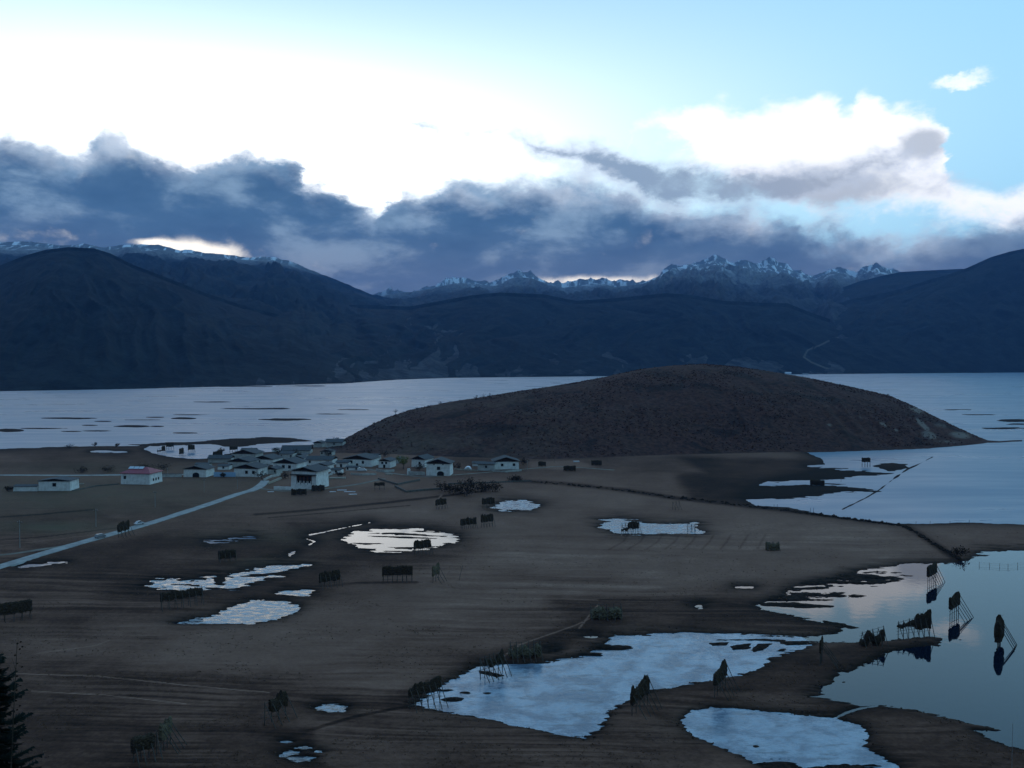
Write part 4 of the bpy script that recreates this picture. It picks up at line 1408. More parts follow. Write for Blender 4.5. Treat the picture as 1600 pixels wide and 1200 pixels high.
# solar panels on the red roof are one rooftop frame of white sheets
X, Y, Z = place(204, 757)
for k in range(3):
    pnl = MB()
    pnl.quadbox([(0, 0, 0), (3.0, 0, 0), (3.0, 2.2, 1.15), (0, 2.2, 1.15), (0, 0, .12), (3.0, 0, .12), (3.0, 2.2, 1.27), (0, 2.2, 1.27)])
    o = pnl.build('roof_sheet', M_SHEET, red)
    o.location = (-7.2 + 3.4 * k, 4.1, 9.0)
RED_SHEETS = [c for c in red.children if c.name.startswith('roof_sheet')]
''' sheet heights follow the hipped roof '''
_hw = (757 - 731) * (Y / F_PX)
for c in RED_SHEETS:
    c.location.z = _hw * 0.68 + (_hw * 0.32) * 0.62 + .25


# ------------------------------------------------------------------ walls and fences
def wall_run(pts, h, th, mat, name, label, cat, cap=None):
    w = [Vector(place(x, y)) for x, y in pts]
    org = w[0].copy()
    e = empty(name, org)
    for i in range(len(w) - 1):
        a = w[i] - org; b = w[i + 1] - org
        d = (b - a); d.z = 0; L = d.length; d.normalize()
        nn = Vector((-d.y, d.x, 0)) * th / 2
        m = MB()
        k = max(2, int(L / 2.5))
        for q in range(k):
            p0 = a + (b - a) * q / k; p1 = a + (b - a) * (q + 1) / k
            h0 = h * (1 + .06 * math.sin(q * 2.1)); h1 = h * (1 + .06 * math.sin((q + 1) * 2.1))
            m.quadbox([p0 - nn + Vector((0, 0, -.6)), p1 - nn + Vector((0, 0, -.6)), p1 + nn + Vector((0, 0, -.6)), p0 + nn + Vector((0, 0, -.6)),
                       p0 - nn * .8 + Vector((0, 0, h0)), p1 - nn * .8 + Vector((0, 0, h1)), p1 + nn * .8 + Vector((0, 0, h1)), p0 + nn * .8 + Vector((0, 0, h0))])
        m.build('wall_section', mat, e)
        if cap:
            m2 = MB()
            m2.quadbox([a - nn * 1.3 + Vector((0, 0, h * 1.06)), b - nn * 1.3 + Vector((0, 0, h * 1.06)), b + nn * 1.3 + Vector((0, 0, h * 1.06)), a + nn * 1.3 + Vector((0, 0, h * 1.06)),
                        a - nn * .6 + Vector((0, 0, h * 1.06 + .3)), b - nn * .6 + Vector((0, 0, h * 1.06 + .3)), b + nn * .6 + Vector((0, 0, h * 1.06 + .3)), a + nn * .6 + Vector((0, 0, h * 1.06 + .3))])
            m2.build('coping', cap, e)
    return tag(e, label, cat)


wall_run([(334, 745), (368, 745)], 3.0, .3, M_BLUE, 'metal_fence', 'pale blue sheet metal fence left of the two-window white house', 'fence')
wall_run([(245, 745.5), (284, 745.5)], 1.9, .6, M_WHITE2, 'courtyard_wall', 'low pale courtyard wall running from the red-roofed house to the village', 'wall', M_ROOF2)
wall_run([(428, 765), (471, 766)], 1.9, .6, M_WHITE, 'courtyard_wall', 'white courtyard wall in front of the largest farmhouse', 'wall')
wall_run([(419, 757), (440, 748.5)], 1.4, .5, M_PALEWOOD, 'courtyard_wall', 'slanting pale wall left of the largest farmhouse', 'wall')
wall_run([(591, 749), (607, 754), (621, 758), (640, 754), (656, 751)], 1.1, .7, M_STONE, 'field_wall', 'upper angled dry stone wall below the willow tree', 'wall')
wall_run([(617, 761), (635, 769.5), (660, 767), (690, 765)], 1.1, .7, M_STONE, 'field_wall', 'lower angled dry stone wall in front of the dark thicket', 'wall')
wall_run([(500, 753), (512, 745), (520, 741)], 1.3, .5, M_WHITE2, 'courtyard_wall', 'short pale wall right of the largest farmhouse', 'wall')
wall_run([(636, 742), (664, 743)], 2.4, .5, M_WHITE2, 'courtyard_wall', 'grey yard wall joining the tall white house with the arched gateway', 'wall')
wall_run([(636.5, 742), (641, 742)], 4.2, 1.0, M_WHITE, 'gate_pillar', 'white gate pillar at the left end of the grey yard wall', 'pillar')
wall_run([(710, 734), (726, 735), (746, 736)], .9, .5, M_PALEWOOD, 'courtyard_wall', 'low pale wall between the tall house and the white dome tent', 'wall')


wall_run([(548, 742), (566, 743), (588, 742)], 1.2, .5, M_WHITE2, 'courtyard_wall', 'low grey yard wall in front of the white van', 'wall')
wall_run([(588, 736), (600, 738), (616, 737)], 1.6, .5, M_WHITE2, 'courtyard_wall', 'yard wall in front of the narrow house with dark balcony', 'wall')
wall_run([(412, 752), (424, 746), (438, 743)], 1.5, .5, M_WHITE2, 'courtyard_wall', 'yard wall climbing from the lane end towards the village centre', 'wall')
wall_run([(113, 768), (150, 760), (186, 757)], .7, .4, M_STONE, 'field_wall', 'low ruined stone wall between the lone white house and the red-roofed house', 'wall')
wall_run([(700, 757), (760, 755), (830, 752)], .8, .6, M_STONE, 'field_wall', 'faint stone wall running behind the dark thicket', 'wall')
wall_run([(770, 737), (790, 738), (815, 736)], 1.0, .5, M_WHITE2, 'courtyard_wall', 'low yard wall in front of the easternmost white house', 'wall')


def thing_one(mb, name, mat, loc, label, cat, rz=0, group=None):
    o = mb.build(name, mat)
    o.location = loc; o.rotation_euler = (0, 0, rz)
    return tag(o, label, cat, group)


# dome tent
X, Y, Z = place(731, 735)
e = empty('dome_tent', (X, Y, Z))
m = MB()
for i in range(9):
    for j in range(17):
        th = PI * j / 16; y = i * 0.9
        rr = 2.6 * (1 - 0.12 * abs(i - 4) / 4)
        m.v.append((rr * math.cos(th), y, -0.1 + rr * 1.05 * math.sin(th)))
for i in range(8):
    for j in range(16):
        a = i * 17 + j
        m.f.append((a, a + 1, a + 18, a + 17))
m.f.append(tuple(range(17))); m.f.append(tuple(8 * 17 + i for i in range(17))[::-1])
m.build('tent_cover', M_SHEET, e, False)
MB().box(-.8, .8, -.06, .05, 0, 1.9).build('entrance_flap', M_WHITE2, e)
tag(e, 'rounded white tent between low wall and bluish shed', 'tent')


def timber_pile(px, py, L, wd, h, label, rz=0.0, n=8, mat=None, rnd=random.Random(4)):
    X, Y, Z = place(px, py)
    e = empty('timber_pile', (X, Y, Z), rz)
    m = MB()
    for k in range(n):
        y = (k % 4) * wd / 4; z = (k // 4) * .32 + .16
        a = rnd.uniform(-.1, .1)
        m.quadbox([(-L / 2 + rnd.uniform(0, 1), y, z - .15), (L / 2 - rnd.uniform(0, 1), y + a, z - .15), (L / 2 - .3, y + a + wd / 4.4, z - .15), (-L / 2 + .2, y + wd / 4.4, z - .15),
                   (-L / 2 + .2, y, z + .14), (L / 2 - .3, y + a, z + .14), (L / 2 - .3, y + a + wd / 4.4, z + .14), (-L / 2 + .2, y + wd / 4.4, z + .14)])
    m.build('plank_stack', mat or M_PALEWOOD, e)
    MB().box(-L / 2 + 1, -L / 2 + 1.3, -.3, wd + .3, -.2, .01).build('bearer', M_WOOD, e)
    MB().box(L / 2 - 1.3, L / 2 - 1, -.3, wd + .3, -.2, .01).build('bearer', M_WOOD, e)
    return tag(e, label, 'timber', 'pale timber lying around the village')


timber_pile(527, 748.5, 11, 3, 1, 'large pile of pale boards right of the largest farmhouse', R(3), 12)
timber_pile(510, 744, 6, 2, 1, 'smaller pale board pile by the farmhouse wall', R(12), 8)
timber_pile(534, 766.5, 6, 1.2, 1, 'pale planks scattered on bare ground, the upper left ones', R(2), 4, M_SHEET)
timber_pile(546, 769, 7, 1.2, 1, 'pale planks scattered on bare ground, the middle ones', R(-2), 4, M_SHEET)
timber_pile(551, 773, 5, 1.2, 1, 'pale planks scattered on bare ground, the nearest and lowest ones', R(4), 4, M_SHEET)
timber_pile(520, 769, 4, 1.2, 1, 'short pale planks left of the scattered planks', R(8), 4, M_SHEET)
timber_pile(40, 764, 9, 3, 1, 'heap of pale boards leaning by the lone white shed', R(14), 12, M_SHEET)
timber_pile(474, 741, 5, 2, 1, 'little board pile between the chimney house and the largest farmhouse', R(20), 8, M_PALEWOOD)
timber_pile(607, 742, 5, 2, 1, 'board pile below the narrow house with dark balcony', R(-6), 8, M_PALEWOOD)
timber_pile(652, 739, 4, 2, 1.2, 'white board heap inside the grey walled yard', R(10), 8, M_SHEET)
timber_pile(124, 757, 5, 2, 1, 'lone pale board pile on the pasture between the two left houses', R(4), 6, M_PALEWOOD)
timber_pile(901, 722, 5, 2, 1, 'pale board pile at the foot of the hill slope', R(8), 8, M_SHEET)
timber_pile(423, 769, 4, 1.2, 1, 'small pale plank pile at the end of the concrete road', R(8), 4, M_SHEET)


# ------------------------------------------------------------------ vehicles
def vehicle(px, py, L, Wd, H, rz, mat, label, van=False):
    X, Y, Z = place(px, py)
    e = empty('parked_car', (X, Y, Z + (.30 if py > 800 else .1)), rz)
    prof = [(-L / 2, .45), (-L / 2, .95), (-L * .46, 1.0), (-L * .40, H), (L * .22, H), (L * .36, 1.0), (L * .49, .88), (L / 2, .45)] if van else \
           [(-L / 2, .42), (-L / 2, .90), (-L * .36, .95), (-L * .24, H), (L * .12, H), (L * .26, .95), (L * .47, .82), (L / 2, .42)]
    def ext(pts, y0, y1, inset=0):
        m = MB()
        n = len(pts)
        A = [(x, y0 + (inset if z > 1.0 else 0), z) for x, z in pts]; B = [(x, y1 - (inset if z > 1.0 else 0), z) for x, z in pts]
        m.poly(A); m.poly(B[::-1])
        for i in range(n):
            j = (i + 1) % n
            k = len(m.v); m.v += [A[j], A[i], B[i], B[j]]; m.f.append((k, k + 1, k + 2, k + 3))
        return m
    body = ext(prof, -Wd / 2, Wd / 2, .14).build('body', mat, e)
    gl = ext([(-L * .36, 1.02), (-L * .33, H - .12), (L * .18, H - .12), (L * .27, 1.02)] if van else [(-L * .30, 1.0), (-L * .22, H - .1), (L * .10, H - .1), (L * .20, 1.0)], -Wd / 2 - .01, Wd / 2 + .01, .11).build('side_window', M_GLASS, e)
    for sx in (-.32, .32):
        for sy in (-1, 1):
            w = MB().tube((L * sx, sy * (Wd / 2 - .12), .34), (L * sx, sy * (Wd / 2 + .04), .34), .34, n=12).build('wheel', M_TYRE, e)
            MB().tube((L * sx, sy * (Wd / 2 - .1), .34), (L * sx, sy * (Wd / 2 + .05), .34), .18, n=10).build('rim', M_WPAINT, w)
    for sy in (-1, 1):
        MB().box(L / 2 - .08, L / 2 + .02, sy * Wd * .36 - .15, sy * Wd * .36 + .15, .62, .78).build('headlight', M_SHEET, e)
    return tag(e, label, 'car', 'cars on and beside the village road')


vehicle(156.5, 841.5, 4.6, 1.8, 1.75, R(58), M_GPAINT, 'grey car parked at the pale road, the one nearer the camera', True)
vehicle(217.5, 820.5, 4.4, 1.75, 1.7, R(56), M_WPAINT, 'white car on the pale road beyond the hay rack')
vehicle(566, 736.5, 6.5, 2.0, 2.2, R(4), M_WPAINT, 'white van parked in front of the broad hill foot house', True)
vehicle(237.5, 744.5, 4.6, 1.8, 1.7, R(10), M_WPAINT, 'white car parked at the right corner of the red-roofed house')


# ------------------------------------------------------------------ poles
def pole(px, py, top, label, arm=True, r=.16, name='utility_pole'):
    X, Y, Z = place(px, py)
    h = (py - top) * Y / F_PX
    e = empty(name, (X, Y, Z))
    MB().tube((0, 0, -.5), (0, 0, h), r, r * .65, 8).build('shaft', M_CONC, e)
    if arm:
        a = MB().box(-1.0, 1.0, -.06, .06, h - .9, h - .75).build('crossarm', M_WOOD, e)
        for x in (-.85, 0, .85):
            MB().tube((x, 0, h - .75), (x, 0, h - .5), .07, .05, 6).build('insulator', M_SHEET, a)
    return tag(e, label, 'pole', 'poles standing along roads and fields')


pole(31, 856, 813, 'pale utility pole nearest the left edge of the photo', r=.18)
pole(150, 823, 795, 'utility pole beside the end of the long dark field ditch', r=.17)
pole(242.5, 793, 767, 'thin utility pole below the red-roofed house', r=.15)
pole(824, 734, 719, 'utility pole right of the easternmost white house', r=.15)
pole(319, 770, 748, 'thin utility pole in front of the house with arched gateway', r=.12)
pole(371, 764, 745, 'thin utility pole in front of the two-window house', r=.12)
pole(262, 745, 731, 'thin utility pole behind the low courtyard wall', r=.12)
pole(1581, 1203, 1128, 'slender grey pole at the bottom right corner in front of the water', False, .055, 'thin_pole')


# ------------------------------------------------------------------ hay racks
def rack(px, py, L, H, rot, label, n=5, hay=(0.0, 1.0), hz=(.48, 1.0), strut=2.8, side=-1, ragged=.25, mat=None, tilt=0.0, second=None, bare=False, rails=5, seed=None, peak=0.0, name='hay_rack', thick=.75, yshift=0):
    """posts, rails, slanting struts on one side and a thick curtain of hay"""
    X, Y, Z = place(px, py)
    rnd = random.Random(int(px * 7 + py * 13) if seed is None else seed)
    if Z < 0.1: Z = 0.0
    e = empty(name, (X, Y, Z), R(rot) - math.atan2(X, Y))
    mat = mat or M_HAY
    big = Y < 420
    xs = [(-.5 + i / (n - 1)) * L for i in range(n)]
    for i, x in enumerate(xs):
        hh = H * (1 + rnd.uniform(-.04, .05)) * (1 + peak * (i / (n - 1) - .5))
        tx = rnd.uniform(-.15, .15) + tilt * hh
        MB().path([(x, 0, -1.0), (x + tx * .5, rnd.uniform(-.06, .06), hh * .5), (x + tx, 0, hh + .15)], .11, .075, 5).build('post', M_WOOD, e)
        sx = x + tx
        MB().path([(sx, side * .12, hh * .93), (sx + rnd.uniform(-.2, .2), side * strut * .5, hh * .46), (sx + rnd.uniform(-.25, .25), side * (strut * 1.02 + .1), -.6)], .085, .10, 5).build('strut', M_WOOD, e)
    for k in range(rails):
        z = H * (.22 + .72 * k / (rails - 1))
        if not big and k % 2: continue
        pk = peak * .5 * z
        MB().path([(-L / 2 - .4 + tilt * z, .1, z - pk + rnd.uniform(-.08, .08)), (tilt * z, .12, z + rnd.uniform(-.08, .08)), (L / 2 + .4 + tilt * z, .1, z + pk + rnd.uniform(-.08, .08))], .06, .05, 4).build('rail', M_WOOD, e)

    def curtain(h0, h1, z0f, z1f):
        x0 = -L / 2 + h0 * L - .3; x1 = -L / 2 + h1 * L + .3
        nx = max(5, int((x1 - x0) / .42)); nz = 8
        m = MB()
        g = {}
        jt = [rnd.uniform(-.9, 1) for _ in range(nx + 1)]
        jb = [rnd.uniform(-1, 1) for _ in range(nx + 1)]
        for sd in (0, 1):
            for i in range(nx + 1):
                fx = i / nx
                x = x0 + (x1 - x0) * fx
                pk = 1 + peak * (x / L)
                zt = H * z1f * pk + .25 + (jt[i] * .45 + jt[i] ** 7 * 1.6 + .7 * math.sin(i * .55 + px)) * ragged
                zb = H * z0f * (1 + peak * .5 * (x / L)) + (jb[i] * .4 + .5 * math.sin(i * .8 + py)) * ragged
                if fx in (0.0, 1.0):
                    zt -= .25
                for j in range(nz + 1):
                    f = j / nz
                    z = zb + (zt - zb) * f
                    bul = thick * (.75 + .25 * math.sin(PI * min(1, f * .85 + .15))) * (1 + rnd.uniform(-.25, .25))
                    if j == nz: bul *= .35
                    if i in (0, nx): bul *= .75
                    y = (bul * .5 if sd else -bul * .5)
                    g[sd, i, j] = len(m.v)
                    m.v.append((x + tilt * z + rnd.uniform(-.1, .1), y, z + rnd.uniform(-.05, .05)))
        for i in range(nx):
            for j in range(nz):
                m.f.append((g[0, i, j], g[0, i + 1, j], g[0, i + 1, j + 1], g[0, i, j + 1]))
                m.f.append((g[1, i, j], g[1, i, j + 1], g[1, i + 1, j + 1], g[1, i + 1, j]))
            m.f.append((g[0, i, nz], g[0, i + 1, nz], g[1, i + 1, nz], g[1, i, nz]))
            m.f.append((g[0, i, 0], g[1, i, 0], g[1, i + 1, 0], g[0, i + 1, 0]))
        for j in range(nz):
            m.f.append((g[0, 0, j], g[0, 0, j + 1], g[1, 0, j + 1], g[1, 0, j]))
            m.f.append((g[0, nx, j], g[1, nx, j], g[1, nx, j + 1], g[0, nx, j + 1]))
        if big:      # loose wisps
            for _ in range(int((x1 - x0) * 9)):
                i = rnd.random(); x = x0 + (x1 - x0) * i
                top = rnd.random() < .45
                z = H * (z1f if top else z0f) * (1 + peak * (x / L)) + (.15 if top else 0) + tilt * 0
                s_ = rnd.choice((-1, 1)) * thick * .3
                a = Vector((x + tilt * z, s_ * rnd.random(), z)); b_ = a + Vector((rnd.uniform(-.35, .35), rnd.uniform(-.25, .25), rnd.uniform(.2, .7) if top else -rnd.uniform(.2, .7)))
                w = Vector((.07, .03, 0))
                m.poly([a - w, a + w, b_])
        return m.build('hay_curtain', mat, e, False)
    if not bare:
        curtain(hay[0], hay[1], hz[0], hz[1])
        if second:
            curtain(*second)
    return tag(e, label, 'hay rack', 'timber hay drying racks scattered over the fields and water')


# standing in the flood water on the right
rack(1456, 911, 8.5, 6.4, 73, 'hay rack in the water nearest the field bank, square hay block above slanting struts', 5, hz=(.46, 1.0), strut=3.2, thick=1.0)
rack(1491, 964, 7.5, 6.6, 72, 'hay rack standing free in the open water between three others, ragged top', 5, hz=(.48, 1.0), strut=4.6, thick=1.0, ragged=.5, peak=.12)
rack(1561, 1008, 6.5, 7.2, 84, 'rightmost hay rack in the water, narrow tall bundle mirrored below', 4, hz=(.22, 1.0), strut=4.2, thick=1.7, ragged=.4)
rack(1428, 995, 10.0, 5.6, 36, 'hay rack at the tip of the muddy spit with one raised pointed end', 7, hay=(.58, 1.0), hz=(.36, 1.05), strut=2.6, peak=.42, second=(0.0, .60, .56, .78), thick=.8, ragged=.35)
rack(1362, 1008, 6.4, 4.4, 34, 'collapsed hay rack heaped with straw in the middle of the muddy spit', 5, hz=(.08, .62), strut=2.6, ragged=1.1, thick=1.8, tilt=.05, peak=.35)
rack(1283, 1036, 4.5, 5.4, 84, 'thin pointed hay rack at the root of the muddy spit', 4, hz=(.62, .96), strut=4.4, ragged=.6, thick=.6)
rack(1125, 1083, 7.0, 5.8, 70, 'hay rack on the bank between the big frozen pond and the lower pond', 5, hz=(.50, 1.0), strut=3.6, thick=.9, ragged=.4, peak=.25)
rack(1000, 1110, 7.4, 6.0, 62, 'hay rack leaning over the lower right edge of the big frozen pond', 5, hz=(.46, .96), strut=3.8, thick=.9, ragged=.45, peak=.25)
rack(664, 1105, 8.0, 5.6, 32, 'long hay rack at the left tip of the big frozen pond', 6, hz=(.60, .98), strut=3.4, thick=.7, ragged=.35, peak=.15)
rack(768, 1056, 7.4, 5.4, 42, 'half fallen hay rack on the upper left shore of the big frozen pond', 6, hay=(.25, 1.0), hz=(.48, .78), strut=3.6, ragged=.8, thick=.8, mat=M_HAY)
rack(820, 1026, 8.0, 4.0, 12, 'collapsed straw covered rack with spiky poles above the big frozen pond', 6, hz=(.05, .58), strut=3.2, ragged=.9, thick=2.2, mat=M_STRAW)
rack(430, 1126, 6.4, 5.0, 46, 'hay rack left of the small round ice patch, pale legs in front', 4, hay=(.30, 1.0), hz=(.46, 1.0), strut=3.4, ragged=.5, thick=1.0)
rack(227, 1186, 4.6, 4.6, 24, 'black hay rack with a solid bundle at the bottom left of the fields', 4, hay=(0, .8), hz=(.46, 1.0), strut=3.0, thick=1.9)
rack(259, 1171, 4.4, 5.4, 66, 'slim pointed hay rack just right of the black bundled one', 4, hz=(.50, 1.0), strut=3.6, ragged=.5, thick=.9, mat=M_STRAW)
# on the fields
rack(621, 911, 10.0, 5.6, 0, 'long rectangular hay rack facing the camera in the centre of the field', 7, hz=(.50, 1.0), strut=-2.6, thick=.8, ragged=.16)
rack(515, 917, 7.0, 5.2, 22, 'dark hay rack left of the long rectangular rack', 5, hz=(.40, .95), strut=2.8, ragged=.4)
rack(681, 909, 4.0, 5.6, 60, 'narrow pale straw rack right of the long rectangular rack', 3, hz=(.45, .98), strut=3.6, ragged=.5, mat=M_STRAW)
rack(284, 948, 12.5, 5.4, 16, 'longest low hay rack in front of the streaky icy pond', 7, hz=(.50, .92), strut=2.4, ragged=.3)
rack(22, 972, 9.0, 5.8, 6, 'solid hay rack at the left edge of the photo', 5, hz=(.46, 1.0), strut=-2.6, ragged=.15, thick=1.0)
rack(355, 877, 6.2, 4.0, 16, 'small square hay rack above the streaky icy pond', 4, hz=(.30, 1.0), strut=1.6, ragged=.25)
rack(660, 866, 7.0, 5.4, 28, 'hay rack at the right rim of the streaked central pond', 5, hz=(.45, 1.0), strut=2.8, ragged=.3)
rack(732, 826, 7.4, 4.6, 24, 'lower left of the two hay racks right of the streaked central pond', 5, hz=(.40, 1.0), strut=2.6, ragged=.3)
rack(761, 823, 6.2, 5.4, 34, 'upper right of the two hay racks right of the streaked central pond', 5, hz=(.45, 1.0), strut=2.6, ragged=.5)
rack(689, 795, 6.0, 5.0, 34, 'solitary hay rack on the field below the dark thicket', 4, hz=(.42, 1.0), strut=2.4, ragged=.3)
rack(763, 794, 6.4, 5.2, 20, 'hay rack beside the grey frozen patch below the dark thicket', 4, hz=(.42, 1.0), strut=2.4, ragged=.3)
rack(985, 835, 8.0, 5.2, 20, 'hay rack standing in the snowy pond with a bare frame at its left', 6, hay=(.38, .95), hz=(.45, 1.0), strut=3.2, ragged=.4, second=(0, .3, .30, .5))
rack(1080, 829, 3.2, 3.0, 10, 'tiny bare frame at the right end of the snowy pond', 3, bare=True, strut=1.0)
rack(1056, 796, 4.4, 4.2, 40, 'bare leaning poles of a ruined rack above the snowy pond', 3, bare=True, strut=2.4, rails=3)
rack(947, 966, 9.0, 4.4, 8, 'broad straw heap with poles left of the dark furrow edge', 5, hz=(.02, .62), strut=2.6, ragged=.7, thick=2.8, mat=M_STRAW)
rack(1207, 860, 5.0, 3.6, 20, 'small pale straw stook on the field left of the dark hedgerow end', 3, hz=(.05, .8), strut=2.0, ragged=.5, thick=1.6, mat=M_STRAW)
rack(193, 838, 6.6, 6.0, 50, 'hay rack beside the pale road between the two cars', 4, hz=(.42, 1.0), strut=3.0, ragged=.4)
rack(593, 766, 5.6, 4.4, 0, 'open topped rack with two legs in front of the stone walls', 3, hz=(.62, 1.0), strut=1.6, ragged=.2)
rack(497, 768, 7.0, 3.6, 4, 'low dark rack at the right corner of the largest farmhouse', 4, hz=(.10, .95), strut=1.4, ragged=.3)
rack(467, 774, 8.0, 3.6, -2, 'low dark rack on the grass in front of the largest farmhouse', 4, hz=(.10, .95), strut=1.4, ragged=.3)
# racks at the lake inlet
rack(265.5, 703, 5.6, 6.0, 14, 'small far rack in the lake inlet, topmost of the four left of the village', 4, hz=(.45, 1.0), strut=2.0)
rack(252, 710, 6.6, 5.6, 30, 'small far rack in the lake inlet, leftmost of the four', 4, hay=(.6, 1), hz=(.45, 1.05), strut=2.4, second=(0, .6, .45, .62), peak=.3)
rack(283.5, 713.5, 5.4, 6.4, 58, 'small far rack in the lake inlet, lowest of the four', 4, hz=(.35, 1.0), strut=2.4)
rack(299, 707, 5.2, 6.0, 24, 'small far rack in the lake inlet, rightmost of the four', 4, hz=(.40, 1.0), strut=2.0)
rack(365, 707.5, 6.0, 5.0, 12, 'rack with pale legs behind the wide low-gabled house', 4, hz=(.5, 1.0), strut=2.0)
rack(340, 715, 7.0, 5.2, 26, 'bulky dark rack on the roofline left of the low-gabled house', 4, hz=(.05, 1.0), strut=1.6, thick=2.0, peak=.3)
rack(1353, 729.5, 5.4, 6.4, 10, 'lone hay rack standing in the shallow bay below the hill point', 4, hz=(.55, 1.0), strut=2.0)
rack(1277, 758, 8.0, 3.2, 0, 'low dark stack on the mud flat of the bay', 4, hz=(.02, .95), strut=1.0, thick=2.4, ragged=.2)
rack(847, 729.5, 5.0, 3.6, 6, 'small dark rack at the hill foot right of the village pole', 3, hz=(.2, 1.0), strut=1.2, thick=1.2)
rack(890, 736, 8.0, 3.4, 4, 'low dark stack at the middle of the hill foot', 4, hz=(.1, 1.0), strut=1.2, thick=1.6)
rack(932, 727, 7.0, 3.4, 4, 'low dark stack on the hill foot, rightmost of three', 4, hz=(.1, 1.0), strut=1.2, thick=1.6)


# ------------------------------------------------------------------ loose posts
def stake(px, py, h, label, lean=(0, 0), r=.07, name='fence_post', cat='post'):
    X, Y, Z = place(px, py)
    m = MB().path([(0, 0, -.5), (lean[0] * .5, lean[1] * .5, h * .5), (lean[0], lean[1], h)], r, r * .7, 6)
    o = m.build(name, M_WOOD)
    o.location = (X, Y, max(Z, 0))
    return tag(o, label, cat, 'weathered wooden posts on the banks')


stake(717, 907, 5.2, 'long pole leaning to the right beside the pale straw rack', (1.3, .4), .09, 'leaning_pole', 'pole')
for k, (x, y, h, w) in enumerate(((1209, 797, 3.0, 'left of the pair at the bay shore'), (1214, 797, 3.0, 'right of the pair at the bay shore'), (1266, 801, 2.4, 'left of the close pair further along the bay shore'),
                                  (1271, 801, 2.6, 'right of the close pair further along the bay shore'), (1431, 820, 1.7, 'first on the bank below the broad bay, beside the hedgerow bend'),
                                  (1453, 820, 1.7, 'second on the bank below the broad bay'), (1484, 820, 1.7, 'third on the bank below the broad bay'), (1514, 820, 2.4, 'fourth and tallest on the bank below the broad bay'),
                                  (866, 723, 5, 'standing at the foot of the hill'), (1314, 753, 2.6, 'alone on the mud flat in the bay'))):
    stake(x, y, h, 'weathered post ' + w, (.15, 0), .10)

# wire fence standing in the water at the right
w = [at(x, y, 0.0) for x, y in ((1530, 884), (1546, 885), (1562, 886), (1575, 887), (1590, 885), (1606, 884), (1624, 883))]
e = empty('wire_fence', w[0])
for p in w:
    q = Vector(p) - Vector(w[0])
    MB().tube(q + Vector((0, 0, -.5)), q + Vector((0, 0, 1.5)), .08, .06, 5).build('post', M_WOOD, e)
for z in (.6, 1.25):
    m = MB()
    m.path([Vector(p) - Vector(w[0]) + Vector((0, 0, z - (.12 if i % 2 else 0))) for i, p in enumerate(w)], .02, .02, 4)
    m.build('wire', M_WOOD, e)
tag(e, 'low post and wire fence standing in the flood water at the right edge', 'fence')


# ------------------------------------------------------------------ vegetation
def leaf_cloud(m, centres, n, size, rnd):
    for _ in range(n):
        c, r = rnd.choice(centres)
        d = Vector((rnd.gauss(0, 1), rnd.gauss(0, 1), rnd.gauss(0, 1))).normalized() * r * rnd.random() ** .45
        p = Vector(c) + d
        a = Vector((rnd.gauss(0, 1), rnd.gauss(0, 1), rnd.gauss(0, 1))).normalized() * size * rnd.uniform(.6, 1.3)
        b = Vector((rnd.gauss(0, 1), rnd.gauss(0, 1), rnd.gauss(0, 1))).normalized() * size * rnd.uniform(.4, .9)
        m.poly([p - a, p + b, p + a, p - b * .7])


def tree(px, py, h, w, label, leafmat, name='tree', dens=300, size=.3, rnd=None, loc=None, bushy=False, group=None, cat='tree'):
    X, Y, Z = loc or place(px, py)
    rnd = rnd or random.Random(int(px * 3 + py * 5))
    e = empty(name, (X, Y, Z))
    cs = []
    t = MB()
    t.path([(0, 0, -.5), (w * .04, 0, h * .25), (-w * .03, w * .03, h * .55), (0, 0, h * .85)], h * .035 + .05, .04, 6)
    nb = 5 if bushy else 8
    for k in range(nb):
        a = 2 * PI * k / nb + rnd.uniform(-.4, .4)
        z0 = h * rnd.uniform(.1 if bushy else .3, .5)
        ex = w * .5 * rnd.uniform(.5, 1.0)
        p1 = (math.cos(a) * ex * .5, math.sin(a) * ex * .5, z0 + h * .15)
        p2 = (math.cos(a) * ex, math.sin(a) * ex, min(h * .95, z0 + h * rnd.uniform(.25, .45)))
        t.path([(0, 0, z0), p1, p2], h * .016 + .02, .02, 4)
        cs.append((p2, w * rnd.uniform(.13, .24))); cs.append((p1, w * rnd.uniform(.10, .18)))
    cs.append(((0, 0, h * .86), w * .18)); cs.append(((w * .1, 0, h * .68), w * .24))
    if bushy:
        cs.append(((0, 0, h * .35), w * .35))
    t.build('trunk', M_BARK, e)
    m = MB()
    leaf_cloud(m, cs, dens, size, rnd)
    m.build('crown', leafmat, e)
    return tag(e, label, cat, group)


tree(618, 647, 7.5, 7.5, 'lone bare tree on the left skyline of the scrub hill', M_TWIG, 'bare_tree', 420, .22)
tree(630, 733, 9.5, 9.5, 'yellow-green willow between the narrow house and the tall house', M_WILLOW, 'willow_tree', 900, .42)
sk = ((652, 640.5, 3, 4, 'small bush on the skyline just right of the lone bare tree'), (688, 632.5, 3.4, 6, 'twin bush on the skyline between lone tree and the trio'),
      (744, 624.5, 4.6, 5, 'leftmost of three round bushes on the left skyline of the hill'), (755, 623.5, 5.4, 5.5, 'middle of three round bushes on the left skyline of the hill'),
      (765, 622.5, 5.4, 5.0, 'rightmost of three round bushes on the left skyline of the hill'), (1388, 621, 3.4, 4, 'small bush on the right skyline of the hill'), (670, 637, 2.4, 4, 'flat bush midway up the left skyline of the hill'),
      (585, 664, 2.8, 3.4, 'low bush on the skyline below the lone bare tree'), (1080, 571, 2.4, 7, 'low bush on the very top of the hill'))
for x, y, h, w_, lb in sk:
    tree(x, y, h, w_, lb, M_TWIG, 'hill_bush', 240, .22, bushy=True, cat='bush', group='bushes on the skyline of the hill')
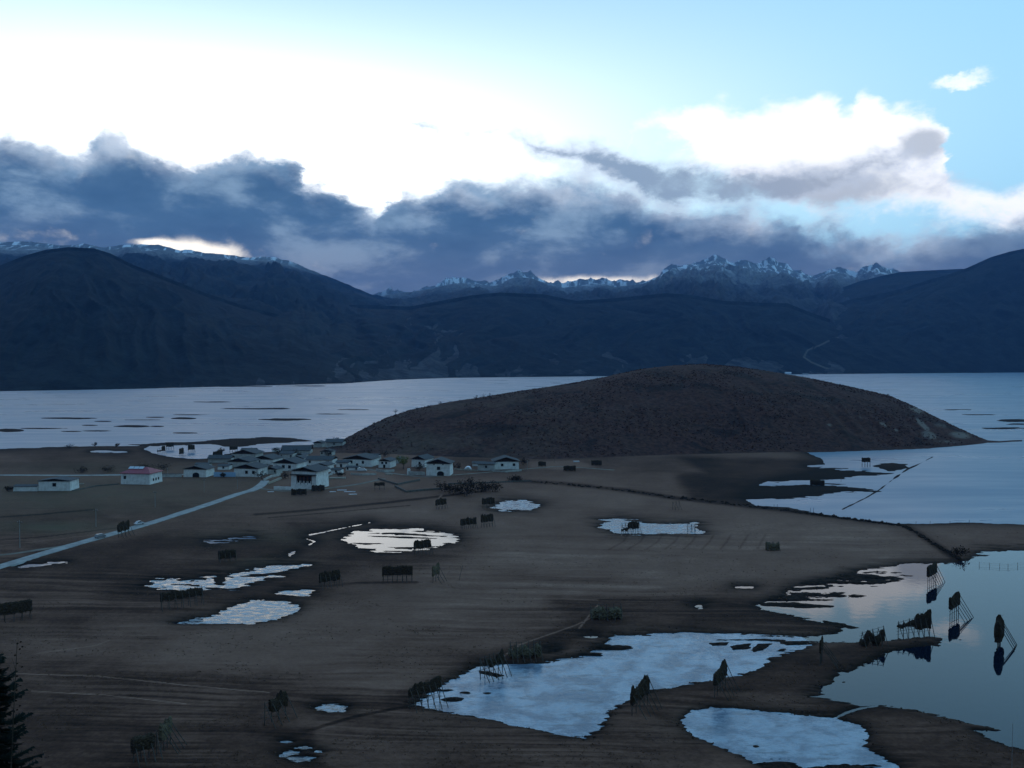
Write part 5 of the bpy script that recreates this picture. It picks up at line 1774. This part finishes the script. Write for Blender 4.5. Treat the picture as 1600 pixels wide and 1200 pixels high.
for x, y, h, w_, lb in ((149, 699, 4.6, 5, 'round little tree alone on the lake shore at the left'), (183, 698.5, 3.2, 5, 'flat little bush on the lake shore right of the round one'), (108, 700.5, 3.0, 9, 'dark spreading bush on the left lake shore')):
    tree(x, y, h, w_, lb, M_BUSH, 'shore_bush', 300, .35, bushy=True, cat='bush', group='bushes on the left lake shore')
th = ((694, 768, 5.0, 11, 'leftmost bush of the dark thicket'), (712, 772, 5.5, 12, 'second bush from the left in the dark thicket'), (729, 775, 6.0, 12, 'lowest middle bush of the dark thicket'),
      (734, 766, 6.5, 13, 'tallest bush at the back of the dark thicket'), (752, 769, 6.0, 12, 'second bush from the right in the dark thicket'), (769, 768, 5.5, 12, 'rightmost bush of the dark thicket'), (805, 752, 3.2, 9, 'low bush where the hedgerow starts'))
for x, y, h, w_, lb in th:
    tree(x, y, h, w_, lb, M_BUSH, 'thicket_bush', 520, .5, bushy=True, cat='bush', group='bushes of the dark thicket below the village')
for x, y, h, w_, lb in ((168, 738, 4.0, 12, 'dark bush behind the pale lane left of the red roof'), (225, 733, 3.6, 14, 'dark bush row behind the red-roofed house'), (255, 735, 4.5, 12, 'dark bush right behind the red-roofed house'),
                        (128, 738, 3.2, 8, 'small dark bush on the pasture left of the red-roofed house'), (436, 713, 6.0, 8, 'brown bush between the inlet barn and the village roofs'), (408, 748, 5.0, 8, 'bush right of the two-window house at the lane'),
                        (462, 714, 5.5, 8, 'brown tree beside the small barn in the village'), (513, 712, 5.0, 9, 'dark tree above the long house at the hill foot'), (14, 768, 3.0, 5, 'little dark bush left of the lone shed'), (446, 748, 4, 7, 'brown bush at the back of the largest farmhouse'), (531, 745, 3, 6, 'low brown bush above the large board pile'), (655, 735, 5, 8, 'brown leafless tree in the grey walled yard'), (348, 746, 3, 4, 'tiny bush at the front of the blue fence'), (418, 737, 5, 7, 'brown tree left of the chimney house'), (574, 712, 5, 12, 'dark bush right behind the broad house'),
                        (602, 713, 5, 10, 'dark bush behind the narrow house with balcony'), (500, 742, 4, 6, 'bush between the largest farmhouse and the board pile'), (715, 733, 4, 9, 'bush between tall white house and the white tent'), (818, 726, 4, 8, 'bush right behind the easternmost white house'),
                        (345, 706, 3.0, 7, 'small bush at the inlet left of the low-gabled house'), (526, 690, 3.5, 6, 'bush above the dark house on the hill shoulder'), (1500, 868, 3.0, 9, 'last bush of the hedgerow by the flooded furrows')):
    tree(x, y, h, w_, lb, M_BUSH, 'village_bush', 300, .42, bushy=True, cat='bush', group='bushes around the village')


def scrub(name, label, pts, mat, size=(.8, 2.0)):
    m = MB()
    rnd = random.Random(len(pts))
    for (x, y, z) in pts:
        r = rnd.uniform(*size)
        for _ in range(3):
            m.blob((x + rnd.uniform(-r, r) * .6, y + rnd.uniform(-r, r) * .6, z + r * .25), r * rnd.uniform(.4, .8), 1, 1, rnd.uniform(.6, 1.0), .4, rnd, 5, 3)
    o = m.build(name, mat)
    o['kind'] = 'stuff'; o['label'] = label; o['category'] = 'scrub'
    return o


# scrub over the hill
rs = np.random.RandomState(12)
cx = rs.uniform(-230, 620, 40000); cy = rs.uniform(640, 1080, 40000)
hz_ = hill_height(cx, cy)
dn = fbm(cx / 60, cy / 60, 4, 33)
ok = (hz_ > 1.5) & (rs.rand(40000) < np.clip((dn - .40) * 5, .05, .95) * np.clip(1.25 - (cx < 60) * .5, 0, 1))
sel = np.nonzero(ok)[0][:9000]
scrub('scrub', 'low dark reddish scrub covering the hill', [(float(cx[i]), float(cy[i]), float(hz_[i])) for i in sel], M_SCRUB, (.3, .85))
# hedgerow in the ditch: a run of separate-looking but uncountable shrubs
hp = []
for a, b_ in zip([(800, 751), (880, 757), (980, 767), (1050, 778), (1180, 792), (1300, 808), (1410, 822), (1450, 845), (1490, 870)], [(880, 757), (980, 767), (1050, 778), (1180, 792), (1300, 808), (1410, 822), (1450, 845), (1490, 870), (1500, 876)]):
    n = int(math.hypot(b_[0] - a[0], (b_[1] - a[1]) * 2.5) / 2.1)
    for i in range(n):
        t = (i + rs.rand()) / n
        q = at(a[0] + (b_[0] - a[0]) * t, a[1] + (b_[1] - a[1]) * t + rs.uniform(-1.6, 1.6), .3)
        if rs.rand() < .8: hp.append(q)
hh = scrub('hedgerow', 'ragged dark hedgerow along the curved ditch behind the big field', hp, M_BUSH, (.4, 1.35))
# dry reed and turf tussocks along the dark banks
tp = []
for _ in range(2600):
    x, y = rs.uniform(560, 1590), rs.uniform(885, 1195)
    q = at(x, y, 0.2)
    tp.append((q[0], q[1]))
ta = np.array(tp)
zz, ww, ss, _, _ = ground_fields(ta[:, 0], ta[:, 1])
keep = (ss > .5) & (ss < 16)
scrub('shore_turf', 'dark turf tussocks on the muddy pond banks', [(float(a[0]), float(a[1]), float(z)) for a, z, k in zip(ta, zz, keep) if k], M_BUSH, (.08, .28))


m = MB()
rt = random.Random(21)
cand = []
for _ in range(26000):
    x, y = rt.uniform(-40, 1640), 1235 - 420 * rt.random() ** .75
    q = at(x, y, .3)
    cand.append((q[0], q[1]))
ca_ = np.array(cand)
zz, ww, ss, pxx, pyy = ground_fields(ca_[:, 0], ca_[:, 1])
dd = fbm(ca_[:, 0] / 14, ca_[:, 1] / 9, 4, 77)
for i in np.nonzero((ss > 1.5) & (dd > .50))[0]:
    x, y, z = ca_[i][0], ca_[i][1], zz[i]
    s_ = rt.uniform(.06, .19)
    for k in range(3):
        a = rt.uniform(0, 2 * PI); u = Vector((math.cos(a), math.sin(a), 0)) * s_
        p = Vector((x + rt.uniform(-.3, .3), y + rt.uniform(-.3, .3), z - .05))
        m.poly([p - u, p + u, p + u * .5 + Vector((rt.uniform(-.1, .1), 0, s_ * 1.1)), p - u * .6 + Vector((0, rt.uniform(-.1, .1), s_ * .9))])
o = m.build('grass', simple('dry_grass', (0.24, 0.14, 0.09), (0.11, 0.068, 0.046), 0.6, 0.95, spec=0.05))
o['kind'] = 'stuff'; o['label'] = 'dry grass tussocks and stubble on the near fields'; o['category'] = 'grass'


# near spruce at the bottom left corner
def spruce():
    D = 44.0
    x, y, z = at_dist(-14, 1010, D)
    top = z
    base = gz(x, y)
    h = top - base
    e = empty('spruce_tree', (x, y, base))
    rnd = random.Random(5)
    MB().path([(0, 0, -.5), (.05, 0, h * .5), (0, 0, h)], .24, .03, 8).build('trunk', M_BARK, e)
    m = MB()
    br = MB()
    nlev = 30
    for k in range(nlev):
        f = k / nlev
        zz = h * (.10 + .88 * f)
        rad = (1 - f) ** .62 * 3.6 * rnd.uniform(.75, 1.1) + .2
        for q in range(11):
            a = rnd.uniform(0, 2 * PI)
            rr = rad * rnd.uniform(.55, 1.15)
            d = Vector((math.cos(a), math.sin(a), 0))
            tip = Vector((0, 0, zz)) + d * rr + Vector((0, 0, -rr * .12 + .25 * f))
            mid = Vector((0, 0, zz)) + d * rr * .5 + Vector((0, 0, -rr * .14))
            br.path([(0, 0, zz), mid, tip], .03, .008, 4)
            side = d.cross(Vector((0, 0, 1)))
            ns = max(5, int(rr * 11))
            for s_ in range(ns):
                t = .15 + .85 * s_ / ns
                p = Vector((0, 0, zz)).lerp(mid, min(1, t * 2)) if t < .5 else mid.lerp(tip, t * 2 - 1)
                for sg in (-1, 1):
                    L = (.34 * (1.1 - t) + .12) * rnd.uniform(.7, 1.3)
                    w = side * sg * L + d * L * .6 + Vector((0, 0, rnd.uniform(-.12, .05)))
                    u = d * .05 + Vector((0, 0, .035))
                    m.poly([p - u, p + w * .6 - u * .8, p + w, p + w * .6 + u * .8, p + u])
    br.build('branch', M_BARK, e)
    m.build('crown', M_SPRUCE, e)
    return tag(e, 'dark spruce rising into the bottom left corner of the photo', 'tree')


spruce()


def sapling():
    x, y, z = at_dist(6, 1060, 40.0)
    base = gz(x, y)
    top = at_dist(28, 1004, 40.0)[2]
    h = top - base
    e = empty('bare_sapling', (x, y, base))
    rnd = random.Random(8)
    m = MB()
    dx = (28 - 6) / F_PX * 40
    m.path([(0, 0, -.3), (dx * .2, 0, h * .5), (dx, 0, h)], .05, .012, 5)
    for k in range(9):
        f = .6 + .04 * k
        p = Vector((dx * f * f, 0, h * f))
        m.path([p, p + Vector((rnd.uniform(-.25, .5), rnd.uniform(-.3, .3), rnd.uniform(.3, .9)))], .012, .005, 4)
    m.build('stem', M_BARK, e)
    l = MB()
    for k in range(14):
        f = rnd.uniform(.8, 1.0)
        p = Vector((dx * f * f + rnd.uniform(-.2, .25), rnd.uniform(-.2, .2), h * f + rnd.uniform(-.1, .2)))
        l.poly([p, p + Vector((.07, 0, .05)), p + Vector((.12, .02, 0)), p + Vector((.05, 0, -.05))])
    l.build('leaf_cluster', M_BUSH, e)
    return tag(e, 'thin bare sapling with a few withered leaves above the spruce', 'tree')


sapling()

print('haze'); build_haze()
